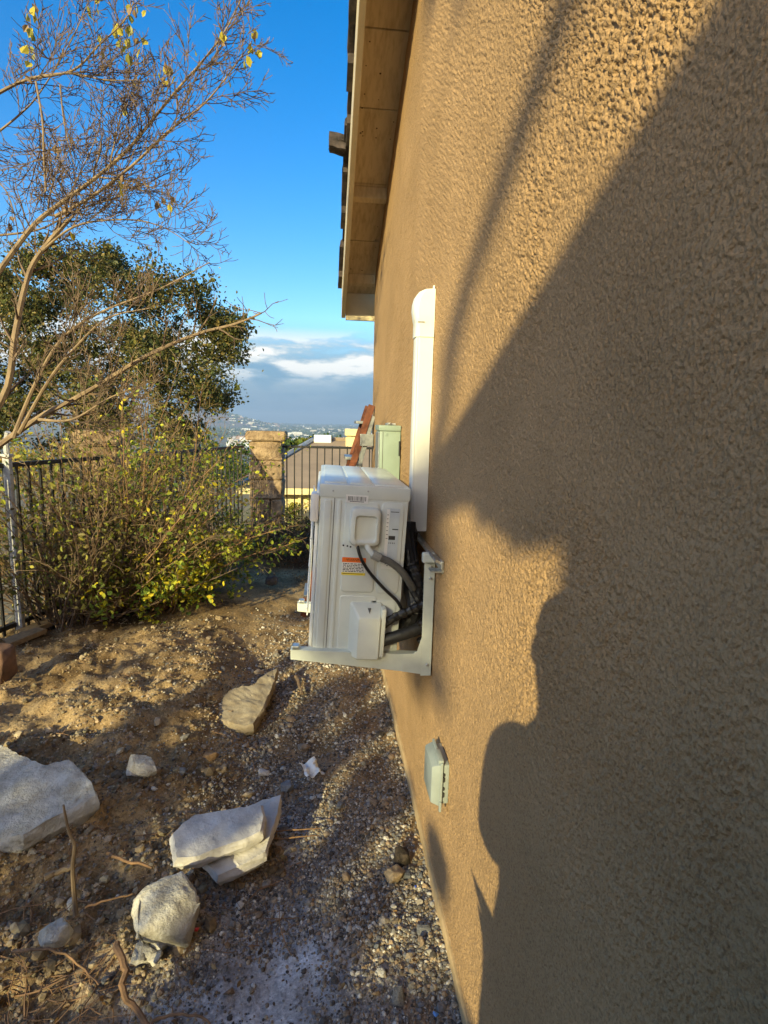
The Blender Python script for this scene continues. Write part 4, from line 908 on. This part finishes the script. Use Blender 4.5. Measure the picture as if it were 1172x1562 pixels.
rock('stone', 'tan stone beside the wall foot with a dark lump above it', 'rock', on_z(602, 1332, .02), (.085, .06, .05), mat('tan_stone', (.42, .31, .18), .9, .15, 30, .4, 70), 25, (0, .2, .8), .004)
rock('dark_piece', 'dark lump next to the wall foot', 'dark_piece', on_z(612, 1305, .025), (.07, .085, .06), mat('dark_lump', (.045, .032, .022), .95, .3, 40, .6, 60), 26, (.2, 0, .3), .007)  # near-black lump behind the tan stone
rock('stone', 'small pale grey stone just left of the white plastic scrap', 'rock', on_z(402, 1179, .03), (.055, .045, .04), M_CONC2, 27, (0, .2, .3), .003)
rock('stone', 'grey blue stone just below the white plastic scrap', 'rock', on_z(438, 1199, .025), (.06, .055, .045), mat('blue_stone', (.20, .22, .24), .85, .2, 30, .3, 60), 28, (0, .2, 1.3), .004)
for i, (a, b2, s_) in enumerate(((222, 1452, .06), (243, 1440, .05), (212, 1462, .045), (236, 1462, .04))):
    rock('rubble', 'bit of pale rubble at the foot of the angular concrete chunk', 'rock', on_z(a, b2, .04), (s_*1.3, s_, s_*.7), M_CONC, 30+i, (0, .2*i, i), .004, 'rubble bits beside the concrete chunk', sub=1)
rock('terracotta_lump', 'terracotta coloured lump cut by the left edge near the fence', 'pot', on_z(-2, 1012, .30), (.16, .16, .24), M_TERRA, 41, (0, .1, 0), .004)
rock('dark_stone', 'dark stone lying on the dirt under the stone fence pillar', 'rock', on_z(414, 886, .10), (.14, .09, .09), mat('dark_rock', (.10, .09, .085), .9, .2, 20, .4, 40), 42, (0, 0, .3), .008)  # rock in its own dark colour
# crumpled white plastic
bm = bmesh.new(); bmesh.ops.create_grid(bm, x_segments=14, y_segments=14, size=.055); rnd = random.Random(2)
for v in bm.verts:
    q = v.co; v.co = Vector((q.x*(1-.35*abs(vnoise(q.y*30, 1))), q.y*.8+.25*abs(q.x)*float(vnoise(q.x*40, q.y*20)), .035+.05*float(abs(fbm(q.x*26, q.y*22, 2)))-.25*abs(q.x)*.6+.015*math.sin(q.x*90)))
bm.verts.index_update(); pw = MB().bm(bm).build('plastic_scrap', M_WHITE, None); pw.location = on_z(473, 1180, .0); pw.rotation_euler = (.35, .1, .5)
sm_ = pw.modifiers.new('thickness', 'SOLIDIFY'); sm_.thickness = .0015
tag(pw, 'crumpled white plastic scrap lying on the gravel', 'scrap')
for a, b2, z, s_, c_, lab in ((300, 1417, .05, .016, (.55, .02, .02), 'tiny red plastic bit beside the angular concrete chunk'), (634, 1353, .02, .013, (.02, .10, .75), 'tiny blue plastic bit on the gravel near the wall foot'), (664, 1546, .02, .015, (.10, .30, .75), 'tiny blue plastic bit at the bottom edge near the wall')):
    rock('plastic_bit', lab, 'scrap', on_z(a, b2, z), (s_*1.5, s_, s_*.5), mat('plastic', c_, .4, .05), int(a), (.2, .3, .4), .001, 'coloured plastic bits', n=10, sub=1)
# sticks
def stick(label, pl, r0, r1, cat='stick', m=M_STICK, seed=1):
    rnd = random.Random(seed); pts = smooth_path([on_z(*q) for q in pl], 4); pts = [p+Vector((rnd.uniform(-.004, .004), rnd.uniform(-.004, .004), rnd.uniform(-.002, .002))) for p in pts]; n = len(pts)
    return tag(MB().tube(pts, [r0+(r1-r0)*i/(n-1) for i in range(n)], 7).build('stick', m, None, smooth=True), label, cat)
pts = [on_y(116, 1395, 1.70), on_y(113, 1360, 1.71), on_y(111, 1320, 1.70), on_y(114, 1290, 1.69), on_y(106, 1270, 1.69), on_y(101, 1250, 1.68), on_y(97, 1228, 1.67)]
tag(MB().tube(smooth_path(pts, 3), [.0085-.0003*i for i in range(19)], 7).build('stick', M_BARK, None, smooth=True), 'upright pale stick standing in the dirt at the lower left', 'stick')
stick('long bent root running to the bottom edge', [(176, 1440, .13), (190, 1475, .11), (188, 1510, .09), (205, 1540, .06), (232, 1575, .03)], .011, .007, seed=2)
stick('thin root curving along the bottom edge', [(225, 1565, .05), (250, 1552, .05), (290, 1548, .045), (320, 1560, .03)], .005, .003, seed=3)
stick('splintered piece of wood left of the upright stick', [(70, 1338, .19), (90, 1330, .19), (115, 1322, .19)], .012, .006, m=M_WOOD, seed=4)
stick('short stick lying left of the stacked slabs', [(163, 1302, .18), (190, 1312, .17), (232, 1322, .15)], .006, .004, seed=5)
stick('pair of twigs sticking out from the lower slab, the upper one', [(405, 1272, .05), (440, 1266, .04), (492, 1264, .03)], .004, .002, seed=6)
stick('pair of twigs sticking out from the lower slab, the lower one', [(405, 1278, .05), (445, 1278, .04), (490, 1274, .03)], .004, .002, seed=7)
stick('dark stick on the gravel in front of the air conditioner bracket', [(452, 1032, .05), (457, 1045, .04), (462, 1058, .03)], .012, .008, m=M_TWIG, seed=8)
stick('long thin twig at the lower left corner', [(20, 1450, .16), (75, 1447, .16), (120, 1470, .13), (150, 1500, .10)], .005, .002, seed=9)
stick('pale twig poking right from the dead twigs', [(130, 1385, .17), (165, 1372, .17), (200, 1365, .16)], .004, .002, seed=10)
# tangle of dead twigs, dry leaves, clods and gravel: stuff
rn = random.Random(77); mb = MB()
for k in range(420):
    a, b2 = (rn.gauss(60, 75), rn.gauss(1470, 60)) if k < 190 else ((rn.uniform(150, 480), rn.uniform(1260, 1420)) if k < 260 else (rn.uniform(0, 470), rn.uniform(1000, 1330)))
    p = on_z(a, b2, .1); p.z = float(ground_z(p.x, p.y))+.006; an = rn.uniform(0, 6.3); L_ = rn.uniform(.04, .20 if k < 260 else .09)
    q = branch_path(rn, p, Vector((math.cos(an), math.sin(an), rn.uniform(-.05, .3 if k < 190 else .12))), L_, 4, .3, -.05); r_ = rn.uniform(.0009, .0026); mb.tube(q, [r_, r_, r_*.9, r_*.8, r_*.5], 4, cap=False)
    if rn.random() < .4:
        mb.tube(branch_path(rn, q[2], Vector((math.cos(an+1), math.sin(an+1), .2)), L_*.4, 3, .3, 0), [r_*.7]*4, 3, cap=False)
mb.build('dead_twigs', M_STICK, None, kind='stuff')
def spots(n, x0, x1, y0, y1, f, rng):
    o = []
    while len(o) < n:
        y = 1/rng.uniform(1/y1, 1/y0, 4000); x = rng.uniform(x0, x1, 4000); k = rng.random(4000) < f(x, y); o += list(np.stack([x[k], y[k]], 1))
    return np.array(o[:n])
rg = np.random.default_rng(9)
fgrey = lambda x, y: np.clip(1.2*np.exp(-(((x+.26)/.32)**2+((y-1.28)/.32)**2))+.5*np.exp(-(((x+.10)/.10)**2+((y-1.8)/.45)**2)), 0, .94)
fpath = lambda x, y: (.08+.92*sstep(-.62, -.34, x))*(.35+.65*(vnoise(x*5, y*4, 2) > -.12))*(1-fgrey(x, y))*sstep(5.2, 3.4, y)
P2 = spots(62000, -1.2, .415, 1.12, 5, fpath, rg); gz = ground_z(P2[:, 0], P2[:, 1])
sz = .0018*np.exp(rg.normal(0, .5, len(P2)))*(1+.28*P2[:, 1]); GC = np.array([(.20, .185, .165), (.30, .235, .16), (.44, .41, .36), (.07, .06, .05), (.16, .155, .155), (.26, .185, .115), (.17, .13, .09)])
scatter('gravel', ICO, np.column_stack([P2, gz+sz*.35]), sz[:, None]*rg.uniform(.75, 1.45, (len(P2), 3)), 1.35*GC[rg.integers(0, 7, len(P2))]*rg.uniform(.7, 1.2, (len(P2), 1)), M_PEB, .18, .8)
fm = lambda x, y: sstep(-.25, -.7, x)*(.2+.8*(vnoise(x*4, y*4, 1) > -.05))
P2 = spots(26000, -2.3, -.2, 1.15, 4.6, fm, rg); gz = ground_z(P2[:, 0], P2[:, 1]); sz = .0030*np.exp(rg.normal(0, .62, len(P2)))
scatter('soil_clods', ICO, np.column_stack([P2, gz+sz*.3]), sz[:, None]*rg.uniform(.7, 1.5, (len(P2), 3)), np.array((.38, .29, .18))*rg.uniform(.45, 1.25, (len(P2), 1))+rg.uniform(0, .03, (len(P2), 3)), M_PEB, .16, .8)
pc = []
for (a, b2, z_, rx, ry) in ((254, 1392, .05, .115, .10), (330, 1275, .05, .16, .10), (370, 1300, .03, .13, .09), (85, 1424, .1, .05, .045), (212, 1167, .18, .085, .06), (365, 1075, .05, .15, .12), (60, 1215, .12, .26, .16), (322, 1152, .11, .045, .035), (85, 1424, .1, .06, .06)):
    c = on_z(a, b2, z_); an = rg.uniform(0, 6.283, 420); q = rg.uniform(.92, 1.35, 420); pc.append(np.stack([c.x+rx*q*np.cos(an), c.y+ry*q*np.sin(an)], 1))
P2 = np.vstack(pc); gz = ground_z(P2[:, 0], P2[:, 1]); sz = .0032*np.exp(rg.normal(0, .7, len(P2)))
scatter('crumbled_soil', ICO, np.column_stack([P2, gz+sz*.3]), sz[:, None]*rg.uniform(.7, 1.5, (len(P2), 3)), np.array((.34, .25, .145))*rg.uniform(.45, 1.2, (len(P2), 1)), M_PEB, .2, .8)
P2 = np.vstack([spots(2600, -2.4, .3, 1.15, 7, lambda x, y: .25+.75*sstep(-.3, -.9, x), rg), spots(2600, -1.5, .4, 5.4, 7.7, lambda x, y: sstep(5.3, 6.3, y), rg)]); gz = ground_z(P2[:, 0], P2[:, 1])
leaves('dry_leaf_litter', np.column_stack([P2, gz+.010]), rg.uniform(.008, .026, len(P2)), leafcol(rg, len(P2), [(.28, .16, .06), (.20, .12, .06), (.36, .25, .12), (.12, .07, .04)]), M_LEAF, kind='stuff')
pm = []
for k in range(5):
    o = rock('loose_stone', 'x', 'x', (0, 0, 0), (1.25, 1, .75), M_PEB, 60+k, (0, 0, 0), .05, n=16, sub=1); pm.append(o.data); bpy.data.objects.remove(o)
PC = [(.36, .31, .25), (.20, .20, .20), (.48, .45, .40), (.28, .20, .13), (.16, .17, .19)]
for k, c_ in enumerate(PC): pm[k].materials.clear(); pm[k].materials.append(mat('loose_stone', c_, .88, .18, 3, .4, 8, bdist=.05))
for k in range(46):
    a, b2 = ((rn.uniform(380, 640), rn.uniform(1060, 1260)) if k < 14 else (rn.uniform(560, 690), rn.uniform(1330, 1550)) if k < 30 else (rn.uniform(20, 400), rn.uniform(1150, 1540)))
    p = on_z(a, b2, 0 if a > 380 else .1); p.z = float(ground_z(p.x, p.y))+.006
    if p.x > .38: continue
    s_ = rn.uniform(.022, .042)
    tag(inst('loose_stone', pm[k % 5], None, p, (rn.uniform(-.3, .3), rn.uniform(-.3, .3), rn.uniform(0, 6.3)), s_), 'small loose stone lying among gravel and dirt', 'stone', 'loose stones on the ground')

# ---------------------------------------------------------------- behind the camera: unseen shade casters added, then the photographer
SA, CA, TE = math.sin(R(SUN_AZ)), math.cos(R(SUN_AZ)), math.tan(R(SUN_EL))
def behind(u, v, y):                                        # a point behind the camera whose shade falls on sight-line (u, v) of the sun
    x = (u+y*SA)/CA; return Vector((x, y, v-TE*(x*SA+y*CA)))
gw = thing('shade_wall', 'long tan block wall added unseen behind the photographer for shade', 'wall', (-4, -5.0, 0))  # unseen block wall, added to keep low sun off the front ground
blk = MB().box((-.198, -.09, -.098), (.198, .09, .098), .004).mesh('block', M_STONE); top_z = behind(-1, .36, -5.0).z
zb = top_z-.1; row = 0
while zb > -.1:
    for k in range(24): inst('block', blk, gw, (-5+.402*k+(.2 if row % 2 else 0), 0, zb))
    zb -= .202; row += 1
pg = thing('shade_frame', 'timber beam with leaves added unseen behind the photographer for shade', 'shade_frame', (-3.5, -4.4, 0))  # unseen beam on posts, added for the slanting shadow edge on the wall
a = behind(.45, 2.44+.1, -4.4); b2 = behind(-2.3, 2.44-.5, -4.4); zt = behind(0, 2.42, -4.4).z
MB().box((b2.x, -4.48, zt-.22), (a.x, -4.36, zt), .006).build('beam', M_WOOD, pg)
for x in (a.x-.15, b2.x+.1): MB().box((x, -4.47, -.2), (x+.1, -4.37, zt-.22), .005).build('post', M_WOOD, pg)
cent = []; rad = []
for u, v, r in ((.12, 2.10, .20), (.05, 1.85, .17), (-.05, 2.02, .17), (-.10, 2.05, .18), (-.17, 1.99, .13), (-.24, 2.10, .13), (-.30, 2.05, .11), (-.38, 2.14, .11), (-.46, 2.13, .09), (-.53, 2.12, .07), (.2, 1.9, .2), (.12, 1.95, .2),
                ):
    cent.append(behind(u, v, -4.42)); rad.append(r)
rg = np.random.default_rng(4); p, _ = crown_leaves(rg, cent, rad, 9000, 1.0)
leaves('shade_vine', p, rg.uniform(.05, .10, len(p)), leafcol(rg, len(p), GR), M_LEAF, pg)  # leaf clusters added to fill the shade below the beam
hd = thing('shade_hedge', 'loose leaf clusters added unseen behind the photographer to dapple the ground', 'shade_hedge', (-5, -5.8, 0))  # unseen leaf clusters, placed so their gaps dapple the ground
cent = []; rad = []
for u, v, r in ((-1.60, .80, .20), (-1.85, .66, .16), (-1.05, .46, .13), (-.9, .42, .11), (-1.12, .50, .09), (-.70, .38, .09), (-.97, .64, .09), (-.74, .55, .08), (-.86, .78, .06), (-.80, .46, .07), (-1.06, .78, .10), (-1.30, .76, .08), (-1.42, .71, .09), (-1.75, .50, .13), (-2.02, .56, .10), (-2.3, .62, .10), (-1.5, .46, .08), (-2.15, .9, .06), (-2.75, 1.0, .06), (-1.28, .92, .14), (-1.6, 1.0, .18), (-3.3, .7, .25), (-2.6, 1.45, .15), (-3.4, 1.2, .25), (-.55, .75, .10), (-2.05, .76, .06), (-3.6, .9, .3)):
    cent.append(behind(u, v, -5.8)); rad.append(r)
st = MB()
for c in cent: st.tube([(c.x, c.y, 0), c], [.03, .01], 5)
st.build('stem', M_TWIG, hd)
p, _ = crown_leaves(rg, cent, rad, 3600, 1.0); leaves('foliage', p, rg.uniform(.05, .11, len(p)), leafcol(rg, len(p), GR), M_LEAF, hd)
bg_t = thing('caster_tree', 'leafy tree with long side limb added unseen behind the photographer for shade', 'tree', tuple(behind(.7, 0, -14)*1)[:2]+(0,))  # unseen tree, added for the soft limb streak and top wall shade
t0 = behind(.75, 2.6, -14); MB().tube([(t0.x, -14, -.2), (t0.x, -14, t0.z), behind(.7, 5, -14)], [.18, .14, .07], 8).build('trunk', M_BARK, bg_t, smooth=True)
MB().tube([t0, behind(.1, 2.95, -14), behind(-.2, 2.84, -14), behind(-.4, 2.76, -14), behind(-.62, 2.66, -14), behind(-.72, 2.52, -14)], [.10, .085, .08, .07, .055, .02], 6).build('limb', M_BARK, bg_t, smooth=True)
cent = []; rad = []
for u, v, r in ((-.46, 3.84, .22), (-.75, 4.42, .28), (-1.0, 4.98, .3), (-.3, 4.3, .5), (.2, 4.2, .6), (.6, 4.6, .8), (.0, 5.0, .8), (.9, 3.8, .5)): cent.append(behind(u, v, -14)); rad.append(r)
p, _ = crown_leaves(rg, cent, rad, 5000, 1.0); leaves('crown', p, rg.uniform(.08, .15, len(p)), leafcol(rg, len(p), GR), M_LEAF, bg_t)
cent = []; rad = []; st = MB()
for u, v, r in ((-.98, 1.68, .15), (-1.08, 1.9, .14), (-.86, 1.95, .15), (-.72, 2.03, .14), (-.95, 2.08, .14), (-.62, 1.62, .09), (-.80, 1.74, .13), (-1.1, 1.62, .12), (-1.0, 1.85, .12), (-.64, 1.9, .10), (-.9, 1.55, .10), (-.68, 1.78, .08), (-1.15, 1.75, .1), (-.88, 1.80, .1), (-.72, 1.45, .1), (-.92, 1.40, .1), (-.60, 1.40, .09), (-.80, 1.33, .08), (-1.05, 1.48, .09)):
    cent.append(behind(u, v, -14)); rad.append(r)
for c in cent: st.tube([behind(-.5, 2.70, -14), behind(-.8, 2.35, -14).lerp(c, .3), c], [.012, .008, .004], 4)
st.build('drooping_twig', M_TWIG, bg_t)  # hanging twigs and leaves added to dim the sun on the air conditioner
p, _ = crown_leaves(rg, cent, rad, 1500, 1.0); leaves('foliage', p, rg.uniform(.05, .08, len(p)), leafcol(rg, len(p), GR), M_LEAF, bg_t)

gt = thing('shade_boards', 'tall weathered boards added unseen behind the photographer to shade the house wall', 'shade_screen', (-.1, -.9, 0))  # unseen boards, added to darken the near end of the wall
bd = MB().box((-.056, -.012, 0), (.056, .012, 2.33), .003).mesh('board', M_WOOD)
for k in range(9): inst('board', bd, gt, (-.50+.1155*k, 0, .03))
for z in (.4, 1.8): MB().box((-.66, -.95, z), (.41, -.915, z+.09), .003).build('cross_rail', M_WOOD, gt)
# the photographer, standing right behind the camera with a phone held up
ph = thing('person', 'person in a dark jacket and jeans holding up a phone', 'person', (-.175, -.135, 0))
def skin(name, joints, edges, m, parent, sub=2, loc=(0, 0, 0)):
    me = bpy.data.meshes.new(name); me.from_pydata([j[:3] for j in joints], edges, []); o = bpy.data.objects.new(name, me); COL.objects.link(o); o.parent = parent; o.location = loc
    s_ = o.modifiers.new('skin', 'SKIN'); ss = o.modifiers.new('sub', 'SUBSURF'); ss.levels = ss.render_levels = sub
    for i, j in enumerate(joints):
        me.skin_vertices[0].data[i].radius = (j[3], j[4] if len(j) > 4 else j[3]); me.skin_vertices[0].data[i].use_root = (i == 0)
    dg = bpy.context.evaluated_depsgraph_get(); ev_ = o.evaluated_get(dg); nm = bpy.data.meshes.new_from_object(ev_); nm.materials.clear(); nm.materials.append(m)
    for f in nm.polygons: f.use_smooth = True
    o.modifiers.clear(); o.data = nm; return o
M_SKIN = mat('skin', (.42, .25, .17), .55, .05, 20); M_JACK = mat('dark_jacket', (.05, .055, .07), .9, .1, 30, .2, 60); M_JEAN = mat('jeans', (.06, .09, .16), .9, .15, 40); M_HAIR = mat('hair', (.03, .02, .015), .6)
J = [(0, 0, 1.02, .15, .11), (0, 0, 1.20, .14, .10), (0, .0, 1.38, .165, .105), (0, 0, 1.51, .10, .07), (0, .0, 1.59, .055), (0, .0, 1.68, .085, .092), (0, .0, 1.77, .088, .097), (0, .0, 1.84, .06, .07),
     (-.185, 0, 1.475, .058), (-.22, -.02, 1.21, .046), (-.10, .12, 1.36, .038), (.125, .115, 1.61, .026), (.185, 0, 1.475, .058), (.25, -.05, 1.24, .046), (.27, .06, 1.42, .036), (.225, .115, 1.62, .026),
     (-.10, 0, .93, .085), (-.12, .02, .51, .058), (-.12, -.02, .10, .043), (-.13, .10, .035, .04, .03), (.10, 0, .93, .085), (.12, .02, .51, .058), (.12, -.02, .10, .043), (.13, .10, .035, .04, .03)]
E_ = [(0, 1), (1, 2), (2, 3), (3, 4), (4, 5), (5, 6), (6, 7), (3, 8), (8, 9), (9, 10), (10, 11), (3, 12), (12, 13), (13, 14), (14, 15), (0, 16), (16, 17), (17, 18), (18, 19), (0, 20), (20, 21), (21, 22), (22, 23)]
skin('body', J, E_, M_SKIN, ph)
jk = [(*j[:3], j[3]+.018, (j[4] if len(j) > 4 else j[3])+.018) for j in J]
skin('jacket', [jk[0], jk[1], jk[2], jk[3], jk[8], jk[9], jk[10], jk[12], jk[13], jk[14]], [(0, 1), (1, 2), (2, 3), (3, 4), (4, 5), (5, 6), (3, 7), (7, 8), (8, 9)], M_JACK, ph)
skin('jeans', [jk[0], jk[16], jk[17], jk[18], jk[20], jk[21], jk[22]], [(0, 1), (1, 2), (2, 3), (0, 4), (4, 5), (5, 6)], M_JEAN, ph)
skin('hair', [(0, -.02, 1.85, .075, .085), (0, -.06, 1.77, .075, .06), (0, -.06, 1.68, .06, .045)], [(0, 1), (1, 2)], M_HAIR, ph)
for sx in (-1, 1):
    hx = .125 if sx < 0 else .225
    for k in range(4): skin('finger', [(hx, .112, 1.61, .010), (hx-.006*sx, .104, 1.628+.019*k, .008), (hx-sx*.030, .098, 1.632+.019*k, .0065)], [(0, 1), (1, 2)], M_SKIN, ph, 1)
    skin('thumb', [(hx, .112, 1.60, .011), (hx-sx*.012, .122, 1.615, .009), (hx-sx*.026, .124, 1.635, .0075)], [(0, 1), (1, 2)], M_SKIN, ph, 1)
for sx in (-1, 1):
    MB().add([(ph.location.x+sx*.033+x*.011, ph.location.y+.088+y*.011, 1.745+z_*.009) for x, y, z_ in ICO2[0]], [tuple(f) for f in ICO2[1]]).build('eye', M_WHITE, ph)
    MB().add([(ph.location.x+sx*.092+x*.010, ph.location.y+y*.018, 1.735+z_*.030) for x, y, z_ in ICO2[0]], [tuple(f) for f in ICO2[1]]).build('ear', M_SKIN, ph)
skin('nose', [(0, .088, 1.745, .009), (0, .106, 1.705, .013)], [(0, 1)], M_SKIN, ph, 1)
MB().box((ph.location.x-.026, ph.location.y+.084, 1.667), (ph.location.x+.026, ph.location.y+.096, 1.677), .003).build('mouth', mat('lips', (.35, .13, .11), .5), ph)
phn = MB().box((-.038, -.036, 1.58), (.038, -.027, 1.735), .003).build('phone', M_BLACK, None); tag(phn, 'black phone held upright by the photographer', 'phone')

# ---------------------------------------------------------------- air: pale haze over the valley
hz = bpy.data.materials.new('haze_air'); hz.use_nodes = True; t = hz.node_tree; t.nodes.clear()
o_ = t.nodes.new('ShaderNodeOutputMaterial'); pv = t.nodes.new('ShaderNodeVolumePrincipled'); pv.inputs['Color'].default_value = (.62, .80, 1, 1); pv.inputs['Density'].default_value = .00017; pv.inputs['Anisotropy'].default_value = .2
t.links.new(pv.outputs[0], o_.inputs['Volume'])
h_ = MB().box((-16000, -16000, -92), (16000, 16000, 170)).build('haze', hz, None, kind='stuff')
